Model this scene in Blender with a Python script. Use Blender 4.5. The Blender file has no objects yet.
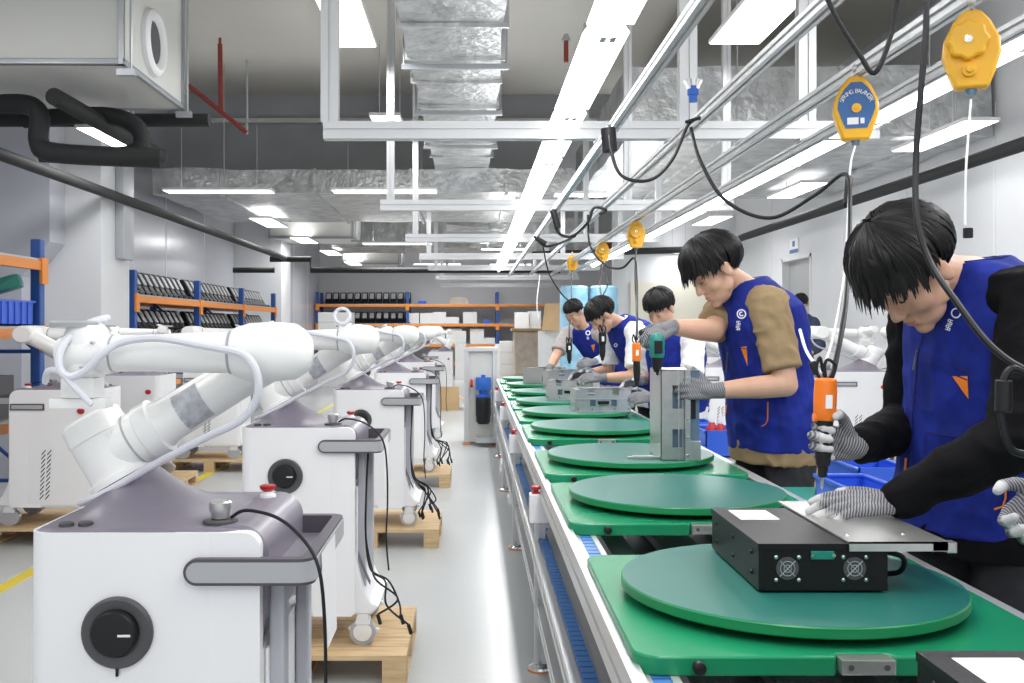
import bpy, bmesh, math, random
from mathutils import Vector, Matrix, noise
from mathutils.bvhtree import BVHTree
random.seed(7)
PI = math.pi
scene = bpy.context.scene
COL = scene.collection
H = 1.32                                   # eye height of the photographer

def P(px, py, Y):                          # a point of the place seen at that spot of the 1024x683 frame, Y metres away
    return Vector(((px - 473) * Y / 1000.0, Y, H - (py - 327) * Y / 1000.0))

# ------------------------------------------------------------------ materials
def mat(name, color, rough=0.5, metal=0.0, var=0.0, vscale=8.0, bump=0.0, bscale=60.0, emit=0.0,
        alpha=1.0, trans=0.0, stretch=None, coat=0.0, sheen=0.0, color2=None):
    m = bpy.data.materials.new(name); m.use_nodes = True
    nt = m.node_tree; N = nt.nodes; L = nt.links
    b = N['Principled BSDF']
    c = (color[0], color[1], color[2], 1)
    b.inputs['Base Color'].default_value = c
    b.inputs['Roughness'].default_value = rough
    b.inputs['Metallic'].default_value = metal
    if coat: b.inputs['Coat Weight'].default_value = coat
    if sheen: b.inputs['Sheen Weight'].default_value = sheen
    if trans: b.inputs['Transmission Weight'].default_value = trans
    if alpha < 1: b.inputs['Alpha'].default_value = alpha
    if emit:
        b.inputs['Emission Color'].default_value = c
        b.inputs['Emission Strength'].default_value = emit
    if var or bump or color2:
        tc = N.new('ShaderNodeTexCoord'); src = tc.outputs['Object']
        if stretch:
            mp = N.new('ShaderNodeMapping'); mp.inputs['Scale'].default_value = stretch
            L.new(src, mp.inputs['Vector']); src = mp.outputs['Vector']
        if var or color2:
            n = N.new('ShaderNodeTexNoise'); n.inputs['Scale'].default_value = vscale
            n.inputs['Detail'].default_value = 5
            L.new(src, n.inputs['Vector'])
            r = N.new('ShaderNodeValToRGB')
            r.color_ramp.elements[0].position = 0.32; r.color_ramp.elements[1].position = 0.68
            lo = color2 if color2 else [max(0, v * (1 - var)) for v in color]
            hi = color if color2 else [min(1, v * (1 + var * .6)) for v in color]
            r.color_ramp.elements[0].color = (*lo, 1); r.color_ramp.elements[1].color = (*hi, 1)
            L.new(n.outputs['Fac'], r.inputs['Fac']); L.new(r.outputs['Color'], b.inputs['Base Color'])
        if bump:
            n2 = N.new('ShaderNodeTexNoise'); n2.inputs['Scale'].default_value = bscale
            n2.inputs['Detail'].default_value = 4
            L.new(src, n2.inputs['Vector'])
            bp = N.new('ShaderNodeBump'); bp.inputs['Strength'].default_value = bump
            bp.inputs['Distance'].default_value = 0.02
            L.new(n2.outputs['Fac'], bp.inputs['Height']); L.new(bp.outputs['Normal'], b.inputs['Normal'])
    return m

M = {}
M['floor'] = mat('epoxy_floor', (.52, .54, .54), .27, var=.05, vscale=.6, bump=.03, bscale=3)
M['wall'] = mat('painted_wall', (.68, .69, .71), .5, var=.02, vscale=2)
M['panelwall'] = mat('grey_gloss_wall', (.50, .51, .56), .22, var=.04, vscale=.7)
M['farwall'] = mat('far_wall_paint', (.70, .71, .74), .55)
M['ceil'] = mat('ceiling_paint', (.66, .64, .59), .8, var=.04, vscale=.8)
M['beam'] = mat('beam_paint', (.42, .43, .45), .8, var=.08, vscale=2)
M['dark'] = mat('dark_grey_metal', (.07, .07, .075), .5)
M['blk'] = mat('black_rubber', (.012, .012, .014), .45)
M['blkbox'] = mat('black_powder_coat', (.007, .007, .008), .38, bump=.08, bscale=300)
M['pipe'] = mat('black_pipe_foam', (.016, .017, .018), .7)
M['foil'] = mat('foil_duct', (.62, .63, .63), .34, metal=.7, color2=(.38, .39, .4), vscale=5, bump=.9, bscale=14)
M['ac'] = mat('air_unit_panel', (.66, .66, .63), .45)
M['galv'] = mat('galvanised', (.46, .48, .50), .4, metal=.6)
M['alu'] = mat('aluminium_profile', (.64, .65, .66), .32, metal=.55)
M['alud'] = mat('aluminium_groove', (.30, .31, .33), .5, metal=.4)
M['steel'] = mat('brushed_steel', (.62, .62, .60), .3, metal=.85, var=.08, vscale=30, stretch=(1, 20, 1))
M['chrome'] = mat('chrome', (.75, .75, .76), .15, metal=1)
M['white'] = mat('white_enamel', (.86, .86, .875), .32)
M['arm'] = mat('arm_white', (.90, .90, .885), .28)
M['armline'] = mat('arm_joint_line', (.45, .46, .48), .5)
M['label'] = mat('silver_label', (.52, .53, .57), .5, var=.25, vscale=60)
M['purple'] = mat('mauve_grey_shell', (.20, .18, .225), .38, bump=.03, bscale=200)
M['purpled'] = mat('dark_mauve_trim', (.085, .075, .095), .4)
M['grip'] = mat('grip_grey', (.40, .41, .43), .5)
M['col'] = mat('column_grey', (.44, .45, .49), .4)
M['red'] = mat('red_plastic', (.45, .012, .015), .3)
M['redpipe'] = mat('red_pipe', (.28, .04, .03), .5)
M['wcable'] = mat('white_cable', (.72, .73, .79), .4)
M['wood'] = mat('pine_wood', (.68, .50, .29), .65, color2=(.52, .35, .18), vscale=6, stretch=(1, 9, 9))
M['card'] = mat('cardboard', (.55, .38, .20), .8, var=.06, vscale=4)
M['carton'] = mat('white_carton', (.80, .80, .79), .7, var=.04, vscale=3)
M['disk'] = mat('green_disc_top', (.016, .14, .115), .38, var=.06, vscale=3)
M['plate'] = mat('green_plate', (.012, .25, .11), .26, var=.07, vscale=2.5)
M['edge'] = mat('green_edge', (.010, .24, .085), .35)
M['chain'] = mat('blue_chain', (.06, .20, .52), .45)
M['orange'] = mat('orange_beam', (.80, .26, .03), .42)
M['blue'] = mat('rack_blue', (.02, .085, .33), .45)
M['bin'] = mat('blue_bin', (.035, .12, .66), .35)
M['bluefoam'] = mat('blue_film', (.28, .52, .68), .35, var=.2, vscale=7)
M['film'] = mat('stretch_film', (.62, .55, .48), .2, color2=(.48, .38, .28), vscale=5, bump=.5, bscale=14)
M['greenbag'] = mat('green_box', (.012, .22, .17), .4)
M['yellow'] = mat('balancer_yellow', (.82, .43, .012), .35)
M['yline'] = mat('yellow_floor_paint', (.72, .56, .03), .4)
M['blabel'] = mat('blue_label', (.03, .12, .33), .4)
M['wlabel'] = mat('white_label', (.82, .82, .83), .5)
M['otool'] = mat('orange_tool', (.86, .20, .012), .38)
M['gtool'] = mat('teal_tool', (.01, .22, .18), .38)
M['motorblue'] = mat('motor_blue', (.02, .12, .50), .4)
M['vestdark'] = mat('blue_seam', (.006, .010, .14), .8)
M['vest'] = mat('blue_vest', (.011, .024, .235), .75, var=.3, vscale=14, bump=.10, bscale=420)
M['vestlight'] = mat('blue_mesh_panel', (.03, .05, .28), .8, var=.15, vscale=30, bump=.2, bscale=500)
M['vorange'] = mat('orange_piping', (.85, .22, .01), .6)
M['vwhite'] = mat('white_print', (.80, .82, .90), .6)
M['tan'] = mat('tan_cotton', (.30, .215, .12), .85, var=.08, vscale=20, bump=.1, bscale=400)
M['black_cotton'] = mat('black_cotton', (.0045, .0045, .0055), .9, var=.3, vscale=14, bump=.1, bscale=300)
M['white_cotton'] = mat('white_cotton', (.80, .80, .82), .8, bump=.05, bscale=300)
M['grey_cotton'] = mat('grey_cotton', (.36, .33, .32), .8, bump=.05, bscale=300)
M['navy'] = mat('navy_cotton', (.03, .045, .09), .8)
M['trouser'] = mat('charcoal_trousers', (.035, .035, .04), .85, var=.2, vscale=12)
M['skin'] = mat('skin', (.58, .34, .235), .5, var=.07, vscale=14)
M['skin'].node_tree.nodes['Principled BSDF'].inputs['Subsurface Weight'].default_value = .12
M['skin'].node_tree.nodes['Principled BSDF'].inputs['Subsurface Radius'].default_value = (.01, .004, .002)
M['lip'] = mat('lip', (.44, .17, .14), .45)
M['hair'] = mat('black_hair', (.0045, .004, .0045), .5)
M['brow'] = mat('eyebrow', (.02, .015, .013), .7)
M['lamp'] = mat('lamp_diffuser', (1, 1, 1), .5, emit=5.5)
M['lampframe'] = mat('lamp_frame', (.75, .75, .75), .5)
M['glassdoor'] = mat('grey_door', (.36, .37, .38), .4)
M['cream'] = mat('cream_panel', (.72, .69, .58), .6)
M['pfoot'] = mat('orange_pad', (.62, .22, .08), .6)
M['clear'] = mat('steel_blue', (.16, .24, .32), .3, metal=.5)

def glove_mat():
    m = bpy.data.materials.new('striped_knit_glove'); m.use_nodes = True
    nt = m.node_tree; N = nt.nodes; L = nt.links; b = N['Principled BSDF']
    b.inputs['Roughness'].default_value = .9
    at = N.new('ShaderNodeAttribute'); at.attribute_name = 'band'        # x: distance along the hand, z: closeness to a fingertip
    sp = N.new('ShaderNodeSeparateXYZ'); L.new(at.outputs['Vector'], sp.inputs[0])
    tc = N.new('ShaderNodeTexCoord')
    n0 = N.new('ShaderNodeTexNoise'); n0.inputs['Scale'].default_value = 60; L.new(tc.outputs['Object'], n0.inputs['Vector'])
    mu = N.new('ShaderNodeMath'); mu.operation = 'MULTIPLY'; mu.inputs[1].default_value = 5.0; L.new(n0.outputs['Fac'], mu.inputs[0])
    ad = N.new('ShaderNodeMath'); ad.operation = 'MULTIPLY_ADD'; ad.inputs[1].default_value = 1000.0
    L.new(sp.outputs[0], ad.inputs[0]); L.new(mu.outputs[0], ad.inputs[2])
    sn = N.new('ShaderNodeMath'); sn.operation = 'SINE'; L.new(ad.outputs[0], sn.inputs[0])
    r = N.new('ShaderNodeValToRGB'); r.color_ramp.elements[0].position = .1; r.color_ramp.elements[1].position = .9
    r.color_ramp.elements[0].color = (.065, .065, .072, 1); r.color_ramp.elements[1].color = (.30, .30, .32, 1)
    mr = N.new('ShaderNodeMapRange'); mr.inputs[1].default_value = -1; mr.inputs[2].default_value = 1
    L.new(sn.outputs[0], mr.inputs[0]); L.new(mr.outputs[0], r.inputs['Fac'])
    mx = N.new('ShaderNodeMix'); mx.data_type = 'RGBA'
    L.new(sp.outputs[2], mx.inputs[0]); L.new(r.outputs['Color'], mx.inputs[6]); mx.inputs[7].default_value = (.55, .55, .55, 1)
    L.new(mx.outputs[2], b.inputs['Base Color'])
    n1 = N.new('ShaderNodeTexNoise'); n1.inputs['Scale'].default_value = 500; L.new(tc.outputs['Object'], n1.inputs['Vector'])
    bp = N.new('ShaderNodeBump'); bp.inputs['Strength'].default_value = .4; bp.inputs['Distance'].default_value = .003
    L.new(n1.outputs['Fac'], bp.inputs['Height']); L.new(bp.outputs['Normal'], b.inputs['Normal'])
    return m
M['glove'] = glove_mat()
for k_, v_ in (('hair', .25), ('black_cotton', .15), ('vest', .2), ('vestlight', .2), ('disk', .3), ('plate', .35), ('blkbox', .3), ('tan', .15), ('trouser', .15), ('blk', .3)):
    M[k_].node_tree.nodes['Principled BSDF'].inputs['Specular IOR Level'].default_value = v_

# ------------------------------------------------------------------ mesh builder
def frame_of(d):
    d = d.normalized(); up = Vector((0, 0, 1)) if abs(d.z) < .95 else Vector((1, 0, 0))
    a = d.cross(up).normalized(); b = a.cross(d).normalized()
    return a, b

class MB:
    def __init__(s): s.v = []; s.f = []; s.mi = []; s.cur = 0
    def add(s, vs, fs):
        o = len(s.v); s.v += [Vector(v) for v in vs]; s.f += [[i + o for i in f] for f in fs]; s.mi += [s.cur] * len(fs)
        return s
    def mat(s, i): s.cur = i; return s
    def box(s, x0, x1, y0, y1, z0, z1, bev=0.0, rz=0.0, c=None):
        if bev <= 0:
            vs = [(x, y, z) for z in (z0, z1) for y in (y0, y1) for x in (x0, x1)]
            fs = [(0, 2, 3, 1), (4, 5, 7, 6), (0, 1, 5, 4), (2, 6, 7, 3), (0, 4, 6, 2), (1, 3, 7, 5)]
        else:
            bm = bmesh.new(); bmesh.ops.create_cube(bm, size=1)
            for v in bm.verts: v.co = Vector(((x0 + x1) / 2 + v.co.x * (x1 - x0), (y0 + y1) / 2 + v.co.y * (y1 - y0), (z0 + z1) / 2 + v.co.z * (z1 - z0)))
            bmesh.ops.bevel(bm, geom=bm.edges[:], offset=bev, segments=2, profile=.7, affect='EDGES')
            bm.verts.index_update()
            vs = [v.co.copy() for v in bm.verts]; fs = [[v.index for v in f.verts] for f in bm.faces]; bm.free()
        if rz:
            c = Vector(c) if c else Vector(((x0 + x1) / 2, (y0 + y1) / 2, 0))
            R = Matrix.Rotation(rz, 3, 'Z'); vs = [R @ (Vector(v) - c) + c for v in vs]
        return s.add(vs, fs)
    def prism(s, poly, ax, a0, a1):           # polygon extruded along axis ax: 'x' poly=(y,z), 'y' poly=(x,z), 'z' poly=(x,y)
        n = len(poly)
        def mk(p, a): return {'x': (a, p[0], p[1]), 'y': (p[0], a, p[1]), 'z': (p[0], p[1], a)}[ax]
        vs = [mk(p, a0) for p in poly] + [mk(p, a1) for p in poly]
        fs = [list(range(n))[::-1], list(range(n, 2 * n))] + [[i, (i + 1) % n, n + (i + 1) % n, n + i] for i in range(n)]
        return s.add(vs, fs)
    def rings(s, rings, cap=True):
        n = len(rings[0]); vs = [p for r in rings for p in r]; fs = []
        for k in range(len(rings) - 1):
            for i in range(n):
                j = (i + 1) % n; fs.append([k * n + i, k * n + j, (k + 1) * n + j, (k + 1) * n + i])
        if cap: fs.append(list(range(n))[::-1]); fs.append([(len(rings) - 1) * n + i for i in range(n)])
        return s.add(vs, fs)
    def cyl(s, p0, p1, r0, r1=None, n=20):
        p0 = Vector(p0); p1 = Vector(p1); r1 = r0 if r1 is None else r1
        a, b = frame_of(p1 - p0)
        R = [[p + (a * math.cos(2 * PI * i / n) + b * math.sin(2 * PI * i / n)) * r for i in range(n)] for p, r in ((p0, r0), (p1, r1))]
        return s.rings(R)
    def lathe(s, p0, axis, prof, n=32):       # prof: (distance along axis, radius)
        p0 = Vector(p0); d = Vector(axis).normalized(); a, b = frame_of(d)
        R = [[p0 + d * t + (a * math.cos(2 * PI * i / n) + b * math.sin(2 * PI * i / n)) * max(r, 1e-4) for i in range(n)] for t, r in prof]
        return s.rings(R)
    def tube(s, pts, r, n=8, taper=None):
        pts = [Vector(p) for p in pts]; R = []
        d = (pts[1] - pts[0]).normalized(); a, b = frame_of(d)
        for k, p in enumerate(pts):
            t = (pts[min(k + 1, len(pts) - 1)] - pts[max(k - 1, 0)])
            if t.length < 1e-9: t = d.copy()
            t.normalize()
            a = (a - t * a.dot(t)); a = a.normalized() if a.length > 1e-6 else frame_of(t)[0]
            b = t.cross(a)
            rr = r if taper is None else taper[k]
            R.append([p + (a * math.cos(2 * PI * i / n) + b * math.sin(2 * PI * i / n)) * rr for i in range(n)])
        return s.rings(R)
    def ell(s, c, r, rot=None, n=20, m=12):
        c = Vector(c); vs = []; fs = []
        for j in range(m + 1):
            th = PI * j / m
            for i in range(n):
                ph = 2 * PI * i / n
                v = Vector((r[0] * math.sin(th) * math.cos(ph), r[1] * math.sin(th) * math.sin(ph), r[2] * math.cos(th)))
                if rot: v = rot @ v
                vs.append(c + v)
        for j in range(m):
            for i in range(n):
                k = (i + 1) % n; fs.append([j * n + i, (j + 1) * n + i, (j + 1) * n + k, j * n + k])
        return s.add(vs, fs)
    def cap(s, p0, p1, r0, r1, n=16):         # round-ended tapered limb
        p0 = Vector(p0); p1 = Vector(p1); d = p1 - p0; L = d.length
        if L < 1e-6: return s.ell(p0, (r0,) * 3)
        prof = []
        for k in range(5): t = PI / 2 * k / 4; prof.append((-r0 * math.cos(t), r0 * math.sin(t)))
        for k in range(1, 4): prof.append((L * k / 4, r0 + (r1 - r0) * k / 4))
        for k in range(5): t = PI / 2 * k / 4; prof.append((L + r1 * math.sin(t), r1 * math.cos(t)))
        return s.lathe(p0, d, prof, n)
    def build(s, name, m=None, parent=None, smooth=True, bev=0.0, bseg=2, weld=True):
        me = bpy.data.meshes.new(name)
        org = Vector((0, 0, 0)); p = parent
        while p is not None: org += p.location; p = p.parent
        me.from_pydata([v - org for v in s.v], [], s.f)
        if weld:
            bm = bmesh.new(); bm.from_mesh(me); bmesh.ops.remove_doubles(bm, verts=bm.verts, dist=1e-5)
            bmesh.ops.recalc_face_normals(bm, faces=bm.faces); bm.to_mesh(me); bm.free()
        o = bpy.data.objects.new(name, me); COL.objects.link(o)
        ms = m if isinstance(m, (list, tuple)) else [m]
        for q in ms: me.materials.append(q)
        if len(ms) > 1 and not weld:
            for pl, k in zip(me.polygons, s.mi): pl.material_index = k
        if parent: o.parent = parent
        if bev:
            md = o.modifiers.new('bevel', 'BEVEL'); md.width = bev; md.segments = bseg; md.limit_method = 'ANGLE'; md.angle_limit = .6
        if smooth:
            me.polygons.foreach_set('use_smooth', [True] * len(me.polygons))
            bm = bmesh.new(); bm.from_mesh(me)
            for e in bm.edges:
                if len(e.link_faces) == 2 and e.calc_face_angle(0) > .62: e.smooth = False
            bm.to_mesh(me); bm.free()
        return o

def voxel(mb, vox, smooth=6, fac=.5):         # union of overlapping shapes into one continuous surface; returns a new builder
    me = bpy.data.meshes.new('tmp'); me.from_pydata([tuple(v) for v in mb.v], [], mb.f); me.update()
    bm = bmesh.new(); bm.from_mesh(me); bmesh.ops.remove_doubles(bm, verts=bm.verts, dist=1e-5)
    bmesh.ops.recalc_face_normals(bm, faces=bm.faces); bm.to_mesh(me); bm.free()
    o = bpy.data.objects.new('tmp', me); COL.objects.link(o)
    r = o.modifiers.new('r', 'REMESH'); r.mode = 'VOXEL'; r.voxel_size = vox
    if smooth:
        sm = o.modifiers.new('s', 'SMOOTH'); sm.iterations = smooth; sm.factor = fac
    dg = bpy.context.evaluated_depsgraph_get(); ev = o.evaluated_get(dg)
    m2 = bpy.data.meshes.new_from_object(ev, depsgraph=dg)
    out = MB(); out.v = [v.co.copy() for v in m2.vertices]; out.f = [list(p.vertices) for p in m2.polygons]; out.mi = [0] * len(out.f)
    out.normals = [v.normal.copy() for v in m2.vertices]
    bpy.data.objects.remove(o); bpy.data.meshes.remove(me); bpy.data.meshes.remove(m2)
    return out

def bez(pts, n=8):                            # smooth curve through points
    pts = [Vector(p) for p in pts]; out = []
    for i in range(len(pts) - 1):
        p0 = pts[max(i - 1, 0)]; p1 = pts[i]; p2 = pts[i + 1]; p3 = pts[min(i + 2, len(pts) - 1)]
        for k in range(n):
            t = k / n
            out.append(.5 * ((2 * p1) + (p2 - p0) * t + (2 * p0 - 5 * p1 + 4 * p2 - p3) * t * t + (3 * p1 - p0 - 3 * p2 + p3) * t ** 3))
    out.append(pts[-1]); return out

def rrect(x0, x1, y0, y1, r, n=5):
    o = []
    for cx, cy, a in ((x1 - r, y1 - r, 0), (x0 + r, y1 - r, 90), (x0 + r, y0 + r, 180), (x1 - r, y0 + r, 270)):
        for k in range(n + 1):
            t = math.radians(a + 90 * k / n); o.append((cx + r * math.cos(t), cy + r * math.sin(t)))
    return o

def tag(o, label=None, cat=None, group=None, kind=None):
    if label: o['label'] = label
    if cat: o['category'] = cat
    if group: o['group'] = group
    if kind: o['kind'] = kind
    return o
def thing(name, label, cat, loc=(0, 0, 0), group=None):
    o = bpy.data.objects.new(name, None); COL.objects.link(o); o.location = loc; o.empty_display_size = .1
    return tag(o, label, cat, group)
def struct(name, mb, m, **k):
    o = mb.build(name, m, None, **k); o['kind'] = 'structure'; return o
def dup(root, loc, rz=0.0, label=None, group=None, skip=()):
    r = root.copy(); COL.objects.link(r); r.location = loc; r.rotation_euler = (0, 0, rz)
    if label: r['label'] = label
    if group: r['group'] = group
    for ch in list(root.children):
        if ch.name.split('.')[0] in skip: continue
        c = ch.copy(); COL.objects.link(c); c.parent = r
        for g in ch.children:
            d = g.copy(); COL.objects.link(d); d.parent = c
    return r
def mesh_text(s, size, name, m, parent=None, depth=.0005):
    cu = bpy.data.curves.new('t', 'FONT'); cu.body = s; cu.size = size; cu.align_x = 'CENTER'; cu.align_y = 'CENTER'; cu.extrude = depth
    o = bpy.data.objects.new('t', cu); COL.objects.link(o)
    dg = bpy.context.evaluated_depsgraph_get(); me = bpy.data.meshes.new_from_object(o.evaluated_get(dg), depsgraph=dg)
    bpy.data.objects.remove(o)
    mb = MB(); mb.v = [v.co.copy() for v in me.vertices]; mb.f = [list(p.vertices) for p in me.polygons]; mb.mi = [0] * len(mb.f)
    bpy.data.meshes.remove(me); return mb
# ------------------------------------------------------------------ the setting
WL, WR, WB, WF, ZC = -4.3, 4.6, 28.0, -3.0, 4.6
struct('floor', MB().box(WL - .1, WR + .1, WF, WB + .1, -.1, 0), M['floor'], smooth=False)
struct('ceiling', MB().box(WL - .1, WR + .1, WF, WB + .1, ZC, ZC + .1), M['ceil'], smooth=False)
struct('wall_left', MB().box(WL - .15, WL, WF, WB + .1, 0, ZC), M['panelwall'], smooth=False)
struct('wall_back', MB().box(WL, WR, WB, WB + .15, 0, ZC), M['farwall'], smooth=False)
# right wall with a door opening
DY0, DY1, DZ = 13.6, 14.9, 2.33
rw = MB().box(WR, WR + .15, WF, DY0, 0, ZC).box(WR, WR + .15, DY1, WB, 0, ZC).box(WR, WR + .15, DY0, DY1, DZ, ZC)
struct('wall_right', rw, M['wall'], smooth=False)
d = struct('door_1', MB().box(WR + .10, WR + .14, DY0 + .05, DY1 - .05, 0, DZ - .04), M['glassdoor'], smooth=False)
MB().box(WR - .01, WR + .14, DY0, DY0 + .05, 0, DZ).box(WR - .01, WR + .14, DY1 - .05, DY1, 0, DZ).box(WR - .01, WR + .14, DY0, DY1, DZ - .05, DZ).build('door_frame', M['lampframe'], d, smooth=False)
MB().tube([(WR + .1, DY0 + .15, 1.0), (WR + .05, DY0 + .15, 1.0), (WR + .05, DY0 + .27, 1.0)], .012).build('door_handle', M['steel'], d)
# partition of white wall closing the right half of the hall
struct('wall_partition', MB().box(2.45, WR, 17.5, 17.65, 0, 3.6), M['wall'], smooth=False)
struct('trim_1', MB().box(2.75, 4.1, 17.46, 17.5, .05, 2.1), M['cream'], smooth=False)
# wall panel seams on the right wall
sm = MB()
for y in (4.2, 5.35, 6.5, 7.65, 8.8, 10.6, 12.4, 15.4): sm.box(WR - .006, WR, y, y + .03, .12, 3.3)
struct('trim_2', sm, M['lampframe'], smooth=False)
sm = MB()
for y in range(-2, 28, 2): sm.box(WL, WL + .004, y, y + .02, .12, 3.3)
struct('trim_3', sm, M['lampframe'], smooth=False)
struct('baseboard_left', MB().box(WL, WL + .015, WF, WB, 0, .1), M['galv'], smooth=False)
struct('baseboard_right', MB().box(WR - .015, WR, WF, DY0, 0, .1).box(WR - .015, WR, DY1, 17.5, 0, .1), M['galv'], smooth=False)
# concrete cross beams
bm_ = MB()
for y in (4.2, 14.1, 24.0): bm_.box(WL, WR, y, y + .45, 3.53 if y > 5 else 3.9, ZC)
struct('trim_4', bm_, M['beam'], smooth=False)
struct('trim_5', MB().box(WL, WR, 13.98, 14.1, 4.18, 4.24).box(WL, WR, 9.0, 9.06, ZC - .03, ZC), M['ac'], smooth=False)
# columns against the left wall
struct('trim_6', MB().box(WL, -3.3, 8.87, 9.6, 0, ZC), M['wall'], smooth=False)
struct('trim_7', MB().box(WL, -3.45, 18.0, 18.9, 0, ZC), M['wall'], smooth=False)
struct('trim_8', MB().prism([(WL, 3.3), (-3.62, 3.3), (-3.62, 2.05), (-3.86, 1.75), (-3.86, 0), (WL, 0)], 'y', 8.55, 8.87), M['panelwall'], smooth=False)
gd = thing('wall_duct', 'flat grey metal duct on the front left white column', 'duct', (-3.28, 9.2, 1.9))
MB().box(-3.3, -3.22, 9.22, 9.5, 1.95, 3.3, bev=.01).build('duct_body', M['galv'], gd)

# painted floor lines
yl = MB().box(-2.42, -2.34, 1.0, 26, 0, .002); tag(yl.build('floor_line', M['yline'], smooth=False), 'long yellow line painted on the floor left of the carts', 'floor line')

# ------------------------------------------------------------------ ceiling services
def foil_duct(name, label, x0, x1, y0, y1, z0, z1, seams, axis='y'):
    t = thing(name, label, 'duct', ((x0 + x1) / 2, y0, z0))
    mb = MB().box(x0, x1, y0, y1, z0, z1)
    # crumpled foil: grid the box then push it about
    me = bpy.data.meshes.new('t'); bm = bmesh.new()
    me.from_pydata([tuple(v) for v in mb.v], [], mb.f); bm.from_mesh(me)
    bmesh.ops.subdivide_edges(bm, edges=bm.edges[:], cuts=14, use_grid_fill=True)
    for v in bm.verts:
        v.co += Vector((noise.noise(v.co * 2.1), noise.noise(v.co * 2.3 + Vector((5, 1, 2))), noise.noise(v.co * 1.9 + Vector((9, 3, 7))))) * .035
    q = MB(); bm.verts.index_update(); q.v = [v.co.copy() for v in bm.verts]; q.f = [[v.index for v in f.verts] for f in bm.faces]; q.mi = [0] * len(q.f); bm.free()
    bpy.data.meshes.remove(me)
    q.build('duct_body', M['foil'], t)
    for sq in seams:
        fl = MB()
        if axis == 'y': fl.prism([(x0 - .03, z0 - .03), (x1 + .03, z0 - .03), (x1 + .03, z1), (x1, z1), (x1, z0), (x0, z0), (x0, z1), (x0 - .03, z1)], 'y', sq, sq + .035)
        else: fl.prism([(y0 - .03, z0 - .03), (y1, z0 - .03), (y1, z0), (y0, z0), (y0, z1), (y0 - .03, z1)], 'x', sq, sq + .035)
        fl.build('flange', M['foil'], t, smooth=False)
    for sq in seams[::2]:
        hg = MB()
        if axis == 'y': hg.box(x0 - .06, x1 + .06, sq + .1, sq + .14, z0 - .07, z0 - .03).cyl((x0 - .045, sq + .12, z0 - .05), (x0 - .045, sq + .12, ZC), .006, n=8).cyl((x1 + .045, sq + .12, z0 - .05), (x1 + .045, sq + .12, ZC), .006, n=8)
        else: hg.cyl((sq + .1, y0 - .05, z0 - .05), (sq + .1, y0 - .05, ZC), .006, n=8)
        hg.build('hanger', M['galv'], t)
    return t
foil_duct('foil_duct', 'crumpled silver foil duct running straight ahead above the aluminium frames', -.47, .205, 4.6, 12.5, 3.3, 3.75, [5.6, 6.5, 7.3, 8.0, 8.9, 9.8, 10.6, 11.5])
foil_duct('foil_duct', 'wide silver foil duct crossing the hall left of centre, lamps below it', WL + .3, 1.25, 12.5, 16.0, 3.0, 3.30, [-3.2, -2, -.8, .4], 'x')
foil_duct('foil_duct', 'broad silver foil duct crossing above the right wall side', 1.35, WR - .05, 8.75, 13.0, 3.0, 3.6, [2.2, 3.2, 4.1], 'x')
foil_duct('foil_duct', 'far silver foil duct crossing in front of the back wall', -2.9, 2.5, 20.5, 22.0, 2.95, 3.55, [-1.5, .1, 1.4], 'x')
foil_duct('foil_duct', 'far foil duct running lengthwise towards the back wall', -.45, .25, 16.6, 20.2, 3.0, 3.4, [17.3, 18.2, 19.1])
# rust red beams behind the far duct
tag(MB().box(-2.9, 3.6, 22.3, 22.5, 3.05, 3.3).build('steel_beam', M['redpipe'], smooth=False), 'rust red steel beam crossing high up in front of the far wall', 'beam')

# ceiling panel lamps (each with a downward light and an added upward fill)
def panel_lamp(cx, cy, z, wx, wy, label, power=1.0, group='flat ceiling panel lamps'):
    t = thing('ceiling_lamp', label, 'ceiling lamp', (cx, cy, z), group)
    MB().box(cx - wx / 2, cx + wx / 2, cy - wy / 2, cy + wy / 2, z, z + .03).build('lamp_frame', M['lampframe'], t, smooth=False, bev=.003)
    MB().box(cx - wx / 2 + .012, cx + wx / 2 - .012, cy - wy / 2 + .012, cy + wy / 2 - .012, z - .004, z).build('diffuser', M['lamp'], t, smooth=False)
    MB().cyl((cx - wx * .35, cy, z + .03), (cx - wx * .35, cy, ZC if cy > 13 or z < 2.9 else z + .9), .004, n=6).cyl((cx + wx * .35, cy, z + .03), (cx + wx * .35, cy, ZC if cy > 13 or z < 2.9 else z + .9), .004, n=6).build('hanging_wire', M['galv'], t)
    l = bpy.data.lights.new('lamp_or_fill_light', 'AREA'); l.shape = 'RECTANGLE'; l.size = wx; l.size_y = wy; l.energy = power
    lo = bpy.data.objects.new('lamp_or_fill_light', l); COL.objects.link(lo); lo.location = (cx, cy, z - .012)
    lo = bpy.data.objects.new('lamp_or_fill_light', l.copy()); COL.objects.link(lo); lo.location = (cx, cy, z + .05); lo.rotation_euler = (PI, 0, 0); lo.data.energy = power * (.22 if cy < 13 else .45)  # added upward fill that brightens the ceiling, not part of the panel
    return t
PW = 20.0
panel_lamp(-.86, 6.83, 3.4, .30, 1.2, 'bright flat lamp beside the nearest silver duct', PW)
panel_lamp(1.92, 6.6, 3.4, .38, 1.5, 'large bright flat lamp at the top right of the rails', PW)
panel_lamp(-3.02, 11.9, 2.93, 1.28, .3, 'long lamp under the crossing duct beside the white column', PW * .8)
panel_lamp(-1.05, 11.9, 2.93, 1.25, .3, 'long lamp behind the aluminium frames under the crossing duct', PW * .8)
panel_lamp(1.3, 12.2, 2.93, .62, .3, 'short lamp under the crossing duct right of the light strip', PW * .6)
panel_lamp(3.9, 8.33, 2.9, .28, 1.35, 'flat lamp near the black wall pipe on the right', PW * .6)
panel_lamp(3.75, 11.6, 2.9, .32, 1.3, 'second flat lamp along the right wall', PW * .5)
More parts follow.
